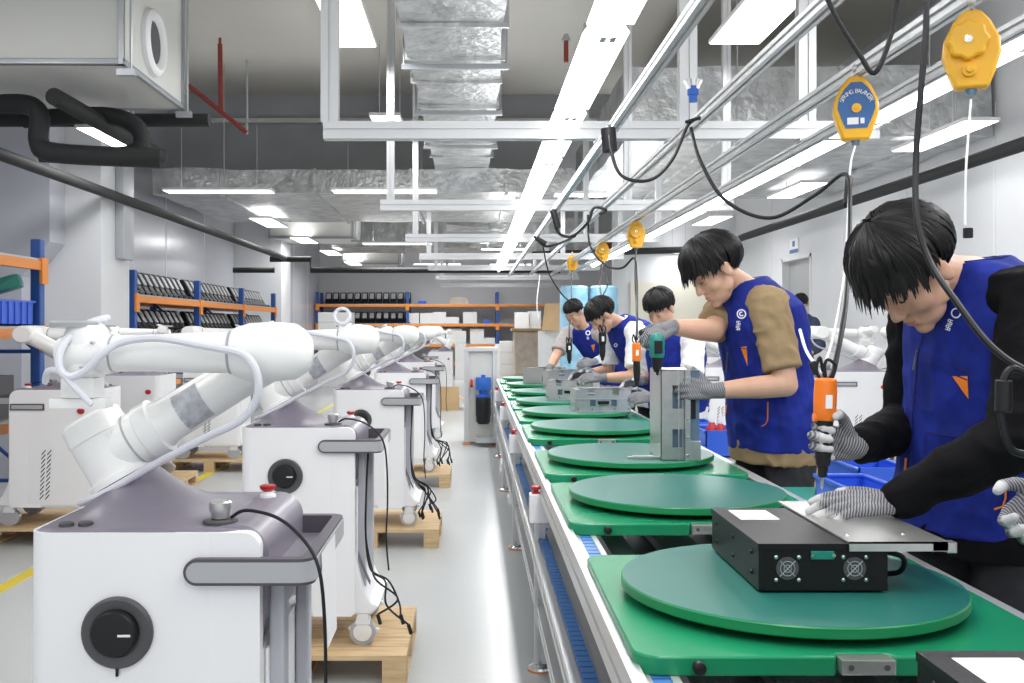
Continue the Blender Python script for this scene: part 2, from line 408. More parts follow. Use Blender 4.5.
panel_lamp(3.55, 14.9, 2.9, .32, 1.3, 'third flat lamp along the right wall', PW * .8)
panel_lamp(3.5, 17.0, 2.6, .32, .7, 'small far lamp in front of the white partition wall', PW * .5)
panel_lamp(-.85, 10.2, 3.35, .3, 1.2, 'lamp between the duct and the second aluminium frame', PW * .8)
panel_lamp(-2.78, 7.9, 2.78, .28, 1.15, 'lamp glowing behind the black pipes under the air unit', PW * .8)
panel_lamp(-3.02, 14.8, 2.86, .32, 1.3, 'lamp beyond the white column near the left wall', PW * .7)
panel_lamp(-3.0, 17.8, 2.86, .32, 1.2, 'far lamp in the row along the left wall', PW * 1.3)
panel_lamp(-2.95, 20.8, 2.86, .32, 1.2, 'farther lamp in the row along the left wall', PW * .7)
panel_lamp(-2.9, 24.2, 2.86, .32, 1.2, 'farthest lamp in the row along the left wall', PW*2.2)
panel_lamp(.6, 19.3, 2.82, .9, .3, 'far cross lamp seen through the aluminium frames', PW * 2.0)
panel_lamp(.9, 24.0, 2.82, 1.0, .3, 'farthest cross lamp near the back wall', PW * 2.6)
panel_lamp(-.9, 25.2, 2.9, 1.2, .3, 'far lamp added above the middle of the back rack', PW * 2.6)  # extra lamp added to brighten the dark far end
panel_lamp(-1.3, 17.2, 2.75, 1.2, .3, 'lamp added beyond the crossing duct over the lone cart row', PW * 1.6)  # another added lamp, lifts the light beyond the duct
for x, y in ((-2.6, 1.2), (2.6, 1.6), (0.2, -.9), (-3.1, 3.9)):
    panel_lamp(x, y, 3.4, .38, 1.5, 'unseen ceiling panel lamp added over the near end of the hall', PW * 1.15)  # unseen lamps added outside the view to light the foreground and left carts

# air handling units
def air_unit(x0, x1, y0, y1, z0, z1, label):
    t = thing('air_conditioner', label, 'air conditioner', ((x0 + x1) / 2, y0, z0), 'air handling units under the ceiling')
    MB().box(x0 + .02, x1 - .02, y0 + .02, y1 - .02, z0 + .01, z1 - .01).build('casing', M['ac'], t, smooth=False, bev=.005)
    e = MB(); w = .032
    for x in (x0, x1 - w):
        for z in (z0, z1 - w): e.box(x, x + w, y0, y1, z, z + w)
        for y in (y0, y1 - w): e.box(x, x + w, y, y + w, z0, z1)
    for y in (y0, y1 - w):
        for z in (z0, z1 - w): e.box(x0, x1, y, y + w, z, z + w)
    e.build('edge_profile', M['galv'], t, smooth=False, bev=.004)
    cy, cz = y0 + (y1 - y0) * .46, z0 + (z1 - z0) * .5 - (.13 if z1 - z0 > .7 else 0)
    MB().lathe((x1 - .02, cy, cz), (1, 0, 0), [(0, .215), (.03, .215), (.045, .20), (.05, .175), (.02, .15), (.0, .145)]).build('duct_collar', M['white'], t)
    MB().lathe((x1 - .015, cy, cz), (1, 0, 0), [(0, .14), (.01, .14), (.012, .001)]).build('opening', M['dark'], t)
    for y in (y0 + .05, y1 - .05):
        MB().cyl((x1 + .03, y, z0 - .05), (x1 + .03, y, ZC), .008, n=8).box(x1 - .05, x1 + .06, y - .02, y + .02, z0 - .06, z0 - .02).build('hanger', M['galv'], t)
    return t
au = air_unit(-3.75, -2.1, 6.0, 7.3, 2.9, 3.75, 'large pale air unit with round port, nearest top left')
MB().box(-2.98, -2.68, 6.005, 6.02, 3.36, 3.55).build('data_plate', M['wlabel'], au, smooth=False)
air_unit(-3.6, -2.1, 17.6, 18.9, 2.88, 3.35, 'pale air unit halfway back beyond the crossing duct')
air_unit(-3.2, -1.8, 24.4, 25.6, 2.85, 3.3, 'small pale air unit nearest to the back wall')

# black foam covered pipes
def pipe(pts, r, label, m='pipe', n=12, group=None, brk=True):
    o = MB().tube(bez(pts, 6) if brk == 'curve' else pts, r, n).build('pipe', M[m]); o.location = (0, 0, 0)
    return tag(o, label, 'pipe', group)
pipe([(-3.2, 1.0, 2.49), (-3.2, 17.0, 2.49)], .045, 'long black pipe along the upper left wall')
pipe([(-3.5, 17.25, 2.49), (-2.8, 17.25, 2.49), (-2.8, 17.25, 2.3), (1.5, 17.25, 2.30)], .05, 'black pipe crossing the hall beyond the left rack')
pipe([(3.7, 1.0, 2.55), (3.7, 14.8, 2.55), (3.4, 15.2, 2.5), (.9, 15.2, 2.42)], .05, 'long black pipe along the upper right wall')
pipe([(-3.5, 14.6, 2.15), (-2.9, 14.6, 2.15)], .04, 'short black stub pipe above the left rack')
pipe(bez([(-3.3, 6.6, 2.78), (-2.95, 6.55, 2.78), (-2.82, 6.5, 2.70), (-2.82, 6.5, 2.52), (-2.7, 6.5, 2.45), (-2.1, 6.7, 2.45)], 6), .065, 'bent black insulated pipe hanging under the nearest air unit')
pipe(bez([(-3.1, 6.9, 2.75), (-2.55, 6.9, 2.78), (-2.32, 6.9, 2.70), (-2.3, 6.9, 2.55), (-2.5, 6.9, 2.50), (-2.95, 6.8, 2.50)], 6), .06, 'looped black insulated pipe beside the bent one under the air unit')
pipe([(-2.6, 6.2, 2.75), (-2.5, 8.0, 2.69)], .055, 'straight black insulated pipe slanting back from the air unit')
pipe([(-3.9, 7.4, 2.85), (-1.95, 7.4, 2.85)], .05, 'straight black pipe crossing behind the nearest air unit')
rp = thing('sprinkler_pipe', 'thin red sprinkler pipe with upright near the top left air unit', 'pipe', (-2.6, 9.5, 3.4))
MB().cyl(P(188, 85, 10), P(247, 133, 10), .024, n=10).build('main_pipe', M['redpipe'], rp)
MB().cyl(P(221, 112, 10), P(220, 44, 10), .024, n=10).cyl(P(220, 44, 10), P(220, 38, 10), .015, n=8).build('riser', M['redpipe'], rp)
MB().cyl(P(247, 134, 10), P(247, 60, 10), .012, n=10).build('hanger_rod', M['galv'], rp)
rp = thing('sprinkler_pipe', 'short red sprinkler drop above the light strip', 'pipe', P(566, 60, 10))
MB().cyl(P(566, 62, 10), P(566, 40, 10), .024, n=10).build('main_pipe', M['redpipe'], rp)
MB().cyl(P(566, 41, 10), P(566, 34, 10), .05, .02, n=10).build('sprinkler_head', M['galv'], rp)

# ------------------------------------------------------------------ aluminium gantry frames above the line
def profile_bar(mb, p0, p1, w, h, groove=None):
    """square extrusion with a groove running on each side; p0-p1 along one axis"""
    p0 = Vector(p0); p1 = Vector(p1)
    lo = [min(p0[i], p1[i]) for i in range(3)]; hi = [max(p0[i], p1[i]) for i in range(3)]
    d = max(range(3), key=lambda i: hi[i] - lo[i]); o = [i for i in range(3) if i != d]
    g = .012
    def b(u0, u1, v0, v1):
        L = [0] * 3; Hh = [0] * 3; L[d] = lo[d]; Hh[d] = hi[d]
        L[o[0]] = p0[o[0]] + u0; Hh[o[0]] = p0[o[0]] + u1; L[o[1]] = p0[o[1]] + v0; Hh[o[1]] = p0[o[1]] + v1
        mb.box(L[0], Hh[0], L[1], Hh[1], L[2], Hh[2])
    hw, hh = w / 2, h / 2; c = .010
    b(-hw, -g * .5, -hh, -g * .5); b(g * .5, hw, -hh, -g * .5); b(-hw, -g * .5, g * .5, hh); b(g * .5, hw, g * .5, hh)
    b(-hw + c, hw - c, -hh + c, hh - c)
ORD = ['nearest', 'second', 'third', 'fourth', 'fifth', 'sixth', 'seventh']
for k, (Y, posts) in enumerate([(4.9, (-.70, 1.05, 1.63)), (7.9, (-.65, 1.22, 2.0)), (10.8, (-.62, 1.22, 2.0)), (13.6, (-.60, 1.22, 2.0)), (16.2, (-.6, 1.2, 2.0)), (19.4, (-.6, 1.2, 2.0)), (23.0, (-.6, 1.2, 2.0))]):
    t = thing('aluminium_frame', 'silver aluminium gantry frame hung over the line, %s from the camera' % ORD[k], 'frame', (.6, Y, 2.3), 'gantry frames above the conveyor')
    z = 2.28
    mb = MB(); profile_bar(mb, (-.73, Y, z), (2.05 if k else 1.98, Y, z), .07, .085); mb.build('cross_bar', M['alu'], t, smooth=False)
    for x in posts:
        top = ZC
        if k == 3 or (k == 2 and x > 1.3): top = 2.96
        if k == 5 and x < 2: top = 3.3
        mb = MB(); profile_bar(mb, (x, Y + .0, z + .04), (x, Y, top), .085 if k == 0 else .06, .06); mb.build('post', M['alu'], t, smooth=False)
# lengthwise rails
def rail(x, z, y0, y1, label, w=.04, m='alu'):
    t = thing('rail', label, 'rail', (x, y0, z), 'lengthwise rails of the gantry')
    mb = MB(); profile_bar(mb, (x, y0, z), (x, y1, z), w, w); mb.build('rail_profile', M[m], t, smooth=False)
    mb = MB()
    for Y in (4.9, 7.9, 10.8, 13.6):
        if y0 < Y < y1: mb.box(x - .03, x + .03, Y - .04, Y + .04, z + w / 2 - .005, z + w / 2 + .01)
    mb.build('bracket', M['galv'], t, smooth=False)
rail(.625, 2.21, .9, 17.2, 'silver rail right beside the left light strip')
rail(.97, 2.21, .9, 16.9, 'round-edged silver rail hanging cables, second from the left strip')
rail(1.32, 2.20, .9, 16.9, 'silver rail from which the yellow balancers hang', .045)
rail(1.62, 2.21, .9, 16.9, 'silver rail just left of the right light strip')
def strip(x, z, y0, n, L, label, side):
    for k in range(n):
        y = y0 + k * L
        t = thing('linear_lamp', label, 'linear lamp', (x, y, z), 'linear lamps in the %s light strip' % side)
        s = .075
        MB().prism([(x - s, z), (x + s, z), (x + s * .45, z + .055), (x - s * .45, z + .055)], 'y', y + .03, y + L - .05).build('lamp_housing', M['lamp'], t, smooth=False)
        MB().tube([(x, y + .0, z - .02), (x, y + L - .02, z - .02)], .017, 10).build('lamp_tube', M['lamp'], t)
        MB().box(x - .025, x + .025, y - .03, y + .03, z - .035, z + .05).build('end_bracket', M['alu'], t, smooth=False); MB().box(x - .02, x + .02, y + L * .5, y + L * .5 + .03, z + .05, z + .09).build('hanger', M['alu'], t, smooth=False)
        l = bpy.data.lights.new('strip_or_fill_light', 'AREA'); l.shape = 'RECTANGLE'; l.size = .12; l.size_y = L * .9; l.energy = 8
        lo = bpy.data.objects.new('strip_or_fill_light', l); COL.objects.link(lo); lo.location = (x, y + L / 2, z - .045)
        lo = bpy.data.objects.new('strip_or_fill_light', l.copy()); COL.objects.link(lo); lo.location = (x, y + L / 2, z + .10); lo.rotation_euler = (PI, 0, 0); lo.data.energy = 3  # upward fill added above the strip to lighten the ceiling
strip(.43, 2.27, .75, 13, 1.22, 'white linear lamp in the left strip over the conveyor edge', 'left')
strip(1.86, 2.28, .9, 12, 1.22, 'white linear lamp in the right strip behind the workers', 'right')

# yellow spring balancers
def balancer_geo(label, loc, s, front, rz):
    t = thing('spring_balancer', label, 'spring balancer', (0, 0, 0), 'yellow spring balancers hanging from the rail')
    out = [(-.020, .105), (.020, .105), (.045, .075), (.066, .03), (.07, -.01), (.055, -.06), (.04, -.10), (-.04, -.10), (-.055, -.06), (-.07, -.01), (-.066, .03), (-.045, .075)]
    out = [(a * s, b * s) for a, b in out]
    MB().prism(out, 'y', -.028 * s, .028 * s).build('housing', M['yellow'], t, bev=.008 * s, bseg=3)
    if front:
        pl = [(a * .82, b * .72 + .008 * s) for a, b in out]
        MB().prism(pl, 'y', -.030 * s, -.0285 * s).build('blue_plate', M['blabel'], t, smooth=False)
        MB().lathe((0, -.03 * s, .0), (0, -1, 0), [(0, .015 * s), (.004, .015 * s), (.005, .004), (.009, .004)]).build('centre_bolt', M['yellow'], t)
        word = 'SPRING BALANCER'
        mbt = MB()
        for i, chh in enumerate(word):
            if chh == ' ': continue
            a = math.radians(160 - 140 * i / (len(word) - 1))
            g = mesh_text(chh, .0195 * s, 't', None)
            R = Matrix.Rotation(a - PI / 2, 3, 'Z')
            vs = [R @ v + Vector((math.cos(a) * .047 * s, math.sin(a) * .044 * s + .010 * s, 0)) for v in g.v]
            mbt.add([Vector((v.x, -.0312 * s - v.z, v.y)) for v in vs], g.f)
        mbt.build('lettering', M['wlabel'], t, smooth=False, weld=False)
        MB().box(-.028 * s, .006 * s, -.0312 * s, -.030 * s, -.052 * s, -.030 * s).box(.012 * s, .024 * s, -.0312 * s, -.030 * s, -.050 * s, -.032 * s).build('data_field', M['wlabel'], t, smooth=False)
    else:
        pts = []
        for i in range(48):
            a = 2 * PI * i / 48; r = (.05 + .0035 * math.cos(8 * a)) * s; pts.append((r * math.cos(a) - .012 * s, r * math.sin(a) + .022 * s))
        MB().prism(pts, 'y', -.052 * s, -.024 * s).build('drum_cover', M['yellow'], t, bev=.006 * s)
        MB().lathe((-.012 * s, -.05 * s, .022 * s), (0, -1, 0), [(0, .01 * s), (.006, .01 * s), (.007, .001)], 12).build('centre_bolt', M['chrome'], t)
        MB().lathe((-.008 * s, -.026 * s, -.055 * s), (0, -1, 0), [(0, .018 * s), (.016, .018 * s), (.018, .010 * s), (.026, .009 * s), (.027, .001)], 12).build('adjust_knob', M['yellow'], t)
    MB().lathe((0, 0, -.095 * s), (0, 0, -1), [(0, .016 * s), (.02 * s, .012 * s), (.021 * s, .002)], 12).build('cable_stop', M['clear'], t)
    hk = bez([(0, 0, .09 * s), (.012 * s, 0, .105 * s), (.0, 0, .125 * s), (0, 0, .15 * s), (.0, 0, 2.19 - loc[2] + .0)], 5)
    MB().tube(hk, .004, 8).ell((0, 0, .135 * s), (.012 * s, .012 * s, .014 * s)).build('hook', M['steel'], t)
    t.location = loc; t.rotation_euler = (0, 0, rz); return t
B1 = Vector((1.30, 3.40, 1.32 + .217 * 3.40)); B2 = Vector((1.255, 2.52, 1.32 + .275 * 2.52))
balancer_geo('yellow spring balancer with blue lettered face above the orange driver', B1, 1.05, True, -.25)
balancer_geo('largest yellow spring balancer with scalloped cover, top right', B2, .95, False, -.35)
B3 = Vector((1.32, 8.1, 1.32 + .092 * 8.1)); B4 = Vector((1.32, 10.2, 1.32 + .075 * 10.2)); B5 = Vector((1.31, 13.2, 1.32 + .064 * 13.2))
balancer_geo('small yellow balancer above the white sleeved middle workers', B3, 1.05, False, .1)
balancer_geo('smaller yellow balancer, second farthest along the rail', B4, 1.0, False, .1)
balancer_geo('tiniest yellow balancer at the far end of the rail', B5, 1.0, False, .1)
# ------------------------------------------------------------------ conveyor
XL, XR, ZF, YB0, YB1 = .256, 1.10, .748, .15, 11.0
cv = thing('conveyor', 'long aluminium conveyor line with blue chains running to the back', 'conveyor', (.65, .15, 0))
def side_rail(x0, x1, z0, z1, name='side_rail', m='alu'):
    mb = MB(); g = .005; zm = (z0 + z1) / 2
    mb.prism([(x0, z0), (x1, z0), (x1, zm - .008), (x1 - g, zm - .008), (x1 - g, zm + .008), (x1, zm + .008), (x1, z1), (x0, z1), (x0, zm + .008), (x0 + g, zm + .008), (x0 + g, zm - .008), (x0, zm - .008)], 'y', YB0, YB1)
    return mb.build(name, M[m], cv, smooth=False)
side_rail(XL, XL + .026, ZF - .085, ZF)
side_rail(XR - .05, XR, ZF - .085, ZF)
side_rail(.225, .250, .44, .50, 'return_rail'); side_rail(.292, .318, .44, .50, 'return_rail')
side_rail(.245, .285, .20, .26, 'lower_rail'); side_rail(1.02, 1.06, .20, .26, 'lower_rail'); side_rail(1.02, 1.06, .44, .50, 'return_rail')
def chain(x, z, name='drive_chain'):
    mb = MB()
    y = YB0
    while y < YB1:
        mb.box(x - .017, x + .017, y, y + (.032 if y < 5 else .2), z, z + .012); y += .04 if y < 5 else .21
    return mb.build(name, M['chain'], cv, smooth=False)
chain(.312, .722); chain(.965, .722); chain(.271, .497, 'return_chain')
MB().box(.33, .345, YB0, YB1, .66, .735).box(.283, .297, YB0, YB1, .66, .735).box(.935, .947, YB0, YB1, .66, .735).box(.983, .997, YB0, YB1, .66, .735).build('chain_guide', M['alu'], cv, smooth=False)
MB().box(.40, .47, YB0, YB1, .64, .665).box(.56, .68, YB0, YB1, .64, .665).box(.78, .86, YB0, YB1, .64, .665).build('slat_bed', M['galv'], cv, smooth=False)
MB().box(.3, .98, YB0, YB1, .60, .61).build('drip_tray', M['alud'], cv, smooth=False)
for k in range(5):
    Y = 1.75 + 2.1 * k
    for x in (.257, 1.06):
        mb = MB(); profile_bar(mb, (x, Y, .03), (x, Y, .665), .042, .042); mb.build('leg', M['alu'], cv, smooth=False)
        MB().lathe((x, Y, 0), (0, 0, 1), [(0.006, .045), (.016, .043), (.03, .02), (.034, .012), (.05, .012)], 20).build('foot', M['chrome'], cv)
        MB().lathe((x, Y, 0), (0, 0, 1), [(0, .048), (.007, .047)], 20).build('foot_pad', M['pfoot'], cv)
    mb = MB(); profile_bar(mb, (.26, Y, .30), (1.06, Y, .30), .04, .04); profile_bar(mb, (.26, Y, .57), (1.06, Y, .57), .04, .04); mb.build('cross_brace', M['alu'], cv, smooth=False)
MB().box(.03, .31, 10.95, 11.2, .05, .1).build('end_plate', M['galv'], cv, smooth=False)
# small control boxes with red stops on the legs
for k, Y in enumerate((3.85, 5.95, 8.05, 10.1)):
    t = thing('stop_box', 'white control box with red stop button on the %s conveyor leg' % ['nearest visible', 'second', 'third', 'farthest'][k], 'control box', (.24, Y, .6), 'stop boxes along the conveyor')
    MB().box(.215, .29, Y - .06, Y - .0, .575, .685, bev=.006).build('box_body', M['white'], t, smooth=False)
    MB().lathe((.240, Y - .03, .685), (0, 0, 1), [(0, .018), (.004, .018), (.006, .010), (.016, .010), (.018, .02), (.026, .019), (.029, .012)], 16).build('stop_button', M['red'], t)
    MB().tube(bez([(.28, Y - .01, .60), (.30, Y + .05, .56), (.27, Y + .06, .50), (.28, Y + .1, .46)], 5), .004).build('cable', M['chain'], t)
# pallet plates and turning discs
PL = [1.04, 2.05, 3.18, 4.12, 5.30, 6.24, 7.12, 8.15, 9.2, 10.25]
nm = ['at the very front edge of the picture', 'under the black unit with the metal plate', 'second in line, empty', 'holding the upright silver chassis', 'fourth in line, empty', 'under the nearest lying chassis', 'under the second lying chassis', 'seventh in line', 'eighth in line beside the far worker', 'last of the line']
def rounded_plate(x0, x1, y0, y1, r, z0, z1):
    return MB().prism(rrect(x0, x1, y0, y1, r, 6), 'z', z0, z1)
pp = None; dd = None
for k, Y in enumerate(PL):
    if pp is None:
        pp = thing('pallet_plate', '', 'pallet plate', (0, 0, 0), 'green plates carried by the conveyor')
        y0, y1 = -.375, .375
        poly = []
        for (x, y) in rrect(-.385, .385, y0, y1, .045, 6): poly.append((x, y))
        # notches in the front and the back edge for the metal blocks
        def notch(poly):
            pts = rrect(-.385, .385, y0, y1, .045, 6)
            out = []
            for p in pts: out.append(p)
            # order: TR, TL, BL, BR ; insert top notch between TR and TL, bottom between BL and BR
            a = pts[:7]; b = pts[7:14]; c = pts[14:21]; e = pts[21:]
            top = [(.05, y1), (.04, y1 - .02), (-.04, y1 - .02), (-.05, y1)]
            bot = [(-.05, y0), (-.04, y0 + .02), (.04, y0 + .02), (.05, y0)]
            return a + top + b + c + bot + e
        MB().prism(notch(poly), 'z', .734, .768).build('plate', M['plate'], pp, bev=.004)
        for s in (-1, 1):
            MB().box(-.045, .045, min(s * .36, s * .392), max(s * .36, s * .392), .742, .767, bev=.002).build('metal_block', M['steel'], pp, smooth=False)
            for x in (-.03, .03): MB().cyl((x, s * .392, .755), (x, s * .394, .755), .005, n=10).build('screw', M['dark'], pp)
        for x in (-.28, .28): MB().lathe((x, -.375, .752), (0, -1, 0), [(0, .008), (.004, .011), (.016, .011), (.018, .008)], 14).build('stop_knob', M['blk'], pp)
        MB().lathe((0, 0, .767), (0, 0, 1), [(0, .11), (.02, .11)], 24).build('bearing', M['dark'], pp)
        pp.location = (.657, Y, 0); tag(pp, 'green rounded base plate ' + nm[0])
        dd = thing('turntable_disc', '', 'turntable disc', (0, 0, 0), 'green turning discs on the plates')
        MB().lathe((0, 0, .783), (0, 0, 1), [(0, .335), (.003, .338), (.019, .338), (.0215, .3358)], 96).build('disc_edge', M['edge'], dd)
        MB().lathe((0, 0, .8035), (0, 0, 1), [(0, .3358), (.0015, .3350)], 96).build('disc_top', M['disk'], dd)
        dd.location = (.633, Y, 0); tag(dd, 'round green turntable disc ' + nm[0])
    else:
        dup(pp, (.657, Y, 0), 0, 'green rounded base plate ' + nm[k])
        dup(dd, (.645, Y, 0), 0, 'round green turntable disc ' + nm[k])
ZD = .805

# black units on the nearest discs
def black_unit(label, x, y, rz=0):
    t = thing('control_unit', label, 'electronic unit', (0, 0, 0), 'black electronic units on the discs')
    w, dpt, h = .25, .38, .095
    MB().box(0, w, 0, dpt, .004, h, bev=.0025).build('case', M['blkbox'], t, smooth=False)
    MB().box(-.002, w + .002, -.002, dpt, h - .012, h + .001, bev=.001).build('lid', M['blkbox'], t, smooth=False)
    MB().box(.03, .115, dpt - .14, dpt - .03, h + .001, h + .0016).build('rating_label', M['wlabel'], t, smooth=False)
    for fx in (.055, .185):
        MB().lathe((fx, 0, .048), (0, -1, 0), [(0, .022), (.002, .022), (.003, .003)], 24).build('fan_grille', M['dark'], t)
        sc = MB()
        for dx in (-.022, .022):
            for dz in (-.022, .022): sc.lathe((fx + dx, 0, .048 + dz), (0, -1, 0), [(0, .0045), (.003, .004), (.004, .001)], 10)
        sc.build('screws', M['chrome'], t)
        gr = MB()
        for r in (.007, .014): gr.tube([(fx + r * math.cos(a), -.003, .048 + r * math.sin(a)) for a in [i * PI / 10 for i in range(21)]], .0009, 5)
        gr.cyl((fx - .015, -.003, .033), (fx + .015, -.003, .063), .0009, n=5).cyl((fx + .015, -.003, .033), (fx - .015, -.003, .063), .0009, n=5)
        gr.build('fan_guard', M['galv'], t)
    MB().box(.10, .145, -.004, 0, .066, .082, bev=.001).build('connector_port', M['greenbag'], t, smooth=False)
    MB().cyl((.102, -.003, .074), (.102, -.007, .074), .004, n=8).cyl((.143, -.003, .074), (.143, -.007, .074), .004, n=8).build('port_screw', M['chrome'], t)
    ss = MB()
    for sy in (.05, .19, .33):
        for z in (.03, .07): ss.lathe((0, sy, z), (-1, 0, 0), [(0, .005), (.003, .004), (.004, .001)], 10)
    ss.build('side_screw', M['blk'], t)
    t.location = (x, y, ZD); t.rotation_euler = (0, 0, rz); return t
black_unit('black electronic unit lying under the metal plate on the nearest full disc', .553, 1.935)
black_unit('black electronic unit with a white label cut off at the bottom right corner', .575, .915)
# metal mounting plate laid over the unit's right side
mp = thing('mounting_plate', 'brushed metal mounting plate the black sleeved worker presses down', 'metal plate', (.74, 1.93, ZD + .098))
MB().box(.725, .915, 1.925, 2.38, ZD + .0975, ZD + .101).box(.725, .915, 1.925, 1.928, ZD + .083, ZD + .101).build('plate', M['steel'], mp, smooth=False)
MB().box(.885, .925, 1.925, 2.34, ZD + .083, ZD + .0985).build('edge_flange', M['steel'], mp, smooth=False, bev=.001)
MB().box(.915, .935, 1.93, 1.955, ZD + .078, ZD + .099, bev=.002).build('corner_bracket', M['steel'], mp, smooth=False)
MB().cyl((.828, 2.05, ZD + .0), (.828, 2.05, ZD + .085), .006, n=12).tube(bez([(.828, 2.05, ZD + .008), (.80, 2.03, ZD + .006), (.79, 2.08, ZD + .008)], 4), .006).build('support_pin', M['chrome'], mp)
MB().tube(bez([(.80, 2.0, ZD + .07), (.85, 1.98, ZD + .06), (.86, 2.02, ZD + .02), (.82, 2.06, ZD + .012), (.80, 2.1, ZD + .03)], 6), .0055).build('cable', M['blk'], mp)
for x, y in ((.745, 1.99), (.86, 2.0), (.745, 2.3), (.8, 2.2)): MB().lathe((x, y, ZD + .101), (0, 0, 1), [(0, .004), (.002, .003), (.0022, .001)], 10).build('screw', M['chrome'], mp)

# ------------------------------------------------------------------ silver chassis on farther discs
def chassis(label, loc, rz, stand=False, s=1.0, group='silver chassis being assembled', cover=True):
    t = thing('metal_chassis', label, 'chassis', (0, 0, 0), group)
    w, d_, h = .34 * s, .22 * s, .135 * s       # lying: long side across
    R = Matrix.Rotation(-PI / 2, 3, 'Y') if stand else Matrix.Identity(3)
    off = Vector((h / 2, 0, 0)) if stand else Vector((0, 0, 0))
    def add(mb, name, m, **k):
        mb.v = [R @ v + (off if stand else Vector((0, 0, 0))) for v in mb.v]
        if stand: mb.v = [Vector((v.x, v.y, v.z + w / 2)) for v in mb.v]
        return mb.build(name, m, t, smooth=False, **k)
    e = .003
    b = MB().box(-w / 2, w / 2, -d_ / 2, d_ / 2, 0, e)                      # floor
    b.box(-w / 2, w / 2, d_ / 2 - e, d_ / 2, 0, h)
    b.box(-w / 2, -w / 2 + e, -d_ / 2, d_ / 2, 0, h).box(w / 2 - e, w / 2, -d_ / 2, d_ / 2, 0, h)
    add(b, 'shell', M['steel'])
    f = MB()                                                                # front panel with openings
    for x0, x1, z0, z1 in ((-w / 2, w / 2, 0, .035 * s), (-w / 2, w / 2, .075 * s, .10 * s), (-w / 2, -w * .24, .035 * s, .075 * s), (-.03 * s, .03 * s, .035 * s, .045 * s), (-w * .14, w * .14, .035 * s, .075 * s), (w * .24, w / 2, .035 * s, .075 * s),
                           (-w / 2, -w * .28, .10 * s, h), (-w * .16, w * .16, .10 * s, h), (w * .28, w / 2, .10 * s, h)):
        f.box(x0, x1, -d_ / 2, -d_ / 2 + e, z0, z1)
    add(f, 'front_panel', M['steel'])
    add(MB().box(-w / 2 - .006, w / 2 + .006, -d_ / 2 - .008, -d_ / 2, .075 * s, .083 * s).box(-w / 2, w / 2, -d_ / 2 - .004, -d_ / 2, 0, .006), 'flange', M['steel'])
    add(MB().box(-.035 * s, .035 * s, -d_ / 2 - .004, -d_ / 2 - .0005, .046 * s, .066 * s, bev=.001), 'socket', M['blk'])
    add(MB().box(-w * .40, -w * .1, -d_ * .4, d_ * .4, .01, h * .8).box(w * .08, w * .36, -d_ * .4, d_ * .1, .01, h * .72), 'inner_module', M['clear'])
    add(MB().box(-w / 2, w / 2, d_ / 2 - .04, d_ / 2, h - .004, h).box(-w / 2, -w / 2 + .03, -d_ / 2, d_ / 2, h - .003, h).box(w / 2 - .03, w / 2, -d_ / 2, d_ / 2, h - .003, h), 'top_rim', M['steel'])
    sc = MB()
    for x in (-w * .45, -w * .2, w * .2, w * .45): sc.lathe((x, -d_ / 2 - .003, .018 * s), (0, -1, 0), [(0, .004), (.002, .003), (.0025, .001)], 8)
    add(sc, 'screw', M['dark'])
    t.location = loc; t.rotation_euler = (0, 0, rz); return t
# upright one on the fourth disc: separate shape seen from its tall narrow side
uc = thing('upright_chassis', 'tall silver metal chassis standing upright under the green drill', 'chassis', (.85, 3.95, ZD))
cx0, cx1, cy0, cy1, cz0, cz1 = .725, .875, 3.86, 4.10, ZD, ZD + .35
MB().box(cx0, cx0 + .003, cy0, cy1, cz0, cz1).box(cx0, cx1, cy1 - .003, cy1, cz0, cz1).box(cx0, cx1, cy0, cy1, cz0, cz0 + .003).box(cx0, cx1, cy0, cy1, cz1 - .003, cz1).build('shell', M['steel'], uc, smooth=False)
MB().box(cx0, cx0 + .045, cy0, cy0 + .003, cz0, cz1).box(cx0 + .045, cx0 + .09, cy0, cy0 + .003, cz0, cz0 + .05).box(cx0 + .045, cx0 + .09, cy0, cy0 + .003, cz0 + .12, cz0 + .20).box(cx0 + .045, cx0 + .09, cy0, cy0 + .003, cz0 + .29, cz1).build('front_panel', M['steel'], uc, smooth=False)
MB().box(cx0 + .092, cx0 + .112, cy0 - .012, cy0 + .02, cz0, cz1).box(cx0 + .066, cx0 + .07, cy0 - .008, cy0, cz0, cz1).build('flange', M['steel'], uc, smooth=False, bev=.001)
MB().box(cx0 + .048, cx0 + .088, cy0 + .03, cy0 + .033, cz0 + .04, cz1 - .03).build('inner_module', M['clear'], uc, smooth=False)
MB().box(cx0 + .112, cx1, cy0 + .006, cy0 + .012, cz0 + .07, cz1).build('side_cover', M['clear'], uc, smooth=False)
MB().box(cx0 + .112, cx1 + .004, cy0 - .004, cy0 + .02, cz0, cz0 + .075).build('corner_bracket', M['steel'], uc, smooth=False, bev=.001)
MB().box(cx0 + .118, cx0 + .135, cy0 - .0, cy0 + .006, cz0 + .16, cz0 + .24, bev=.001).build('socket', M['blk'], uc, smooth=False)
mm = MB()
for z in (.02, .09, .16, .24, .32): mm.lathe((cx0 + .102, cy0 - .012, cz0 + z), (0, -1, 0), [(0, .005), (.003, .004), (.0035, .001)], 10)
mm.build('screw', M['chrome'], uc)
MB().box(cx0 - .10, cx0 + .0, 3.9, 3.93, ZD + .0, ZD + .012, bev=.003).cyl((cx0 - .09, 3.915, ZD + .006), (cx0 - .12, 3.915, ZD + .006), .004).build('latch_foot', M['steel'], uc)
chassis('nearest lying silver chassis with black socket, gloves at its right', (.785, 6.17, ZD), .05)
chassis('grey lying chassis on the disc behind the nearest lying one', (.715, 7.15, ZD), -.35)
chassis('open silver chassis farther back between the far worker\'s hands', (.80, 8.35, ZD), .12, s=1.15)
chassis('small grey chassis end at the far left of the assembly discs', (.66, 9.25, ZD), .9, s=1.05)

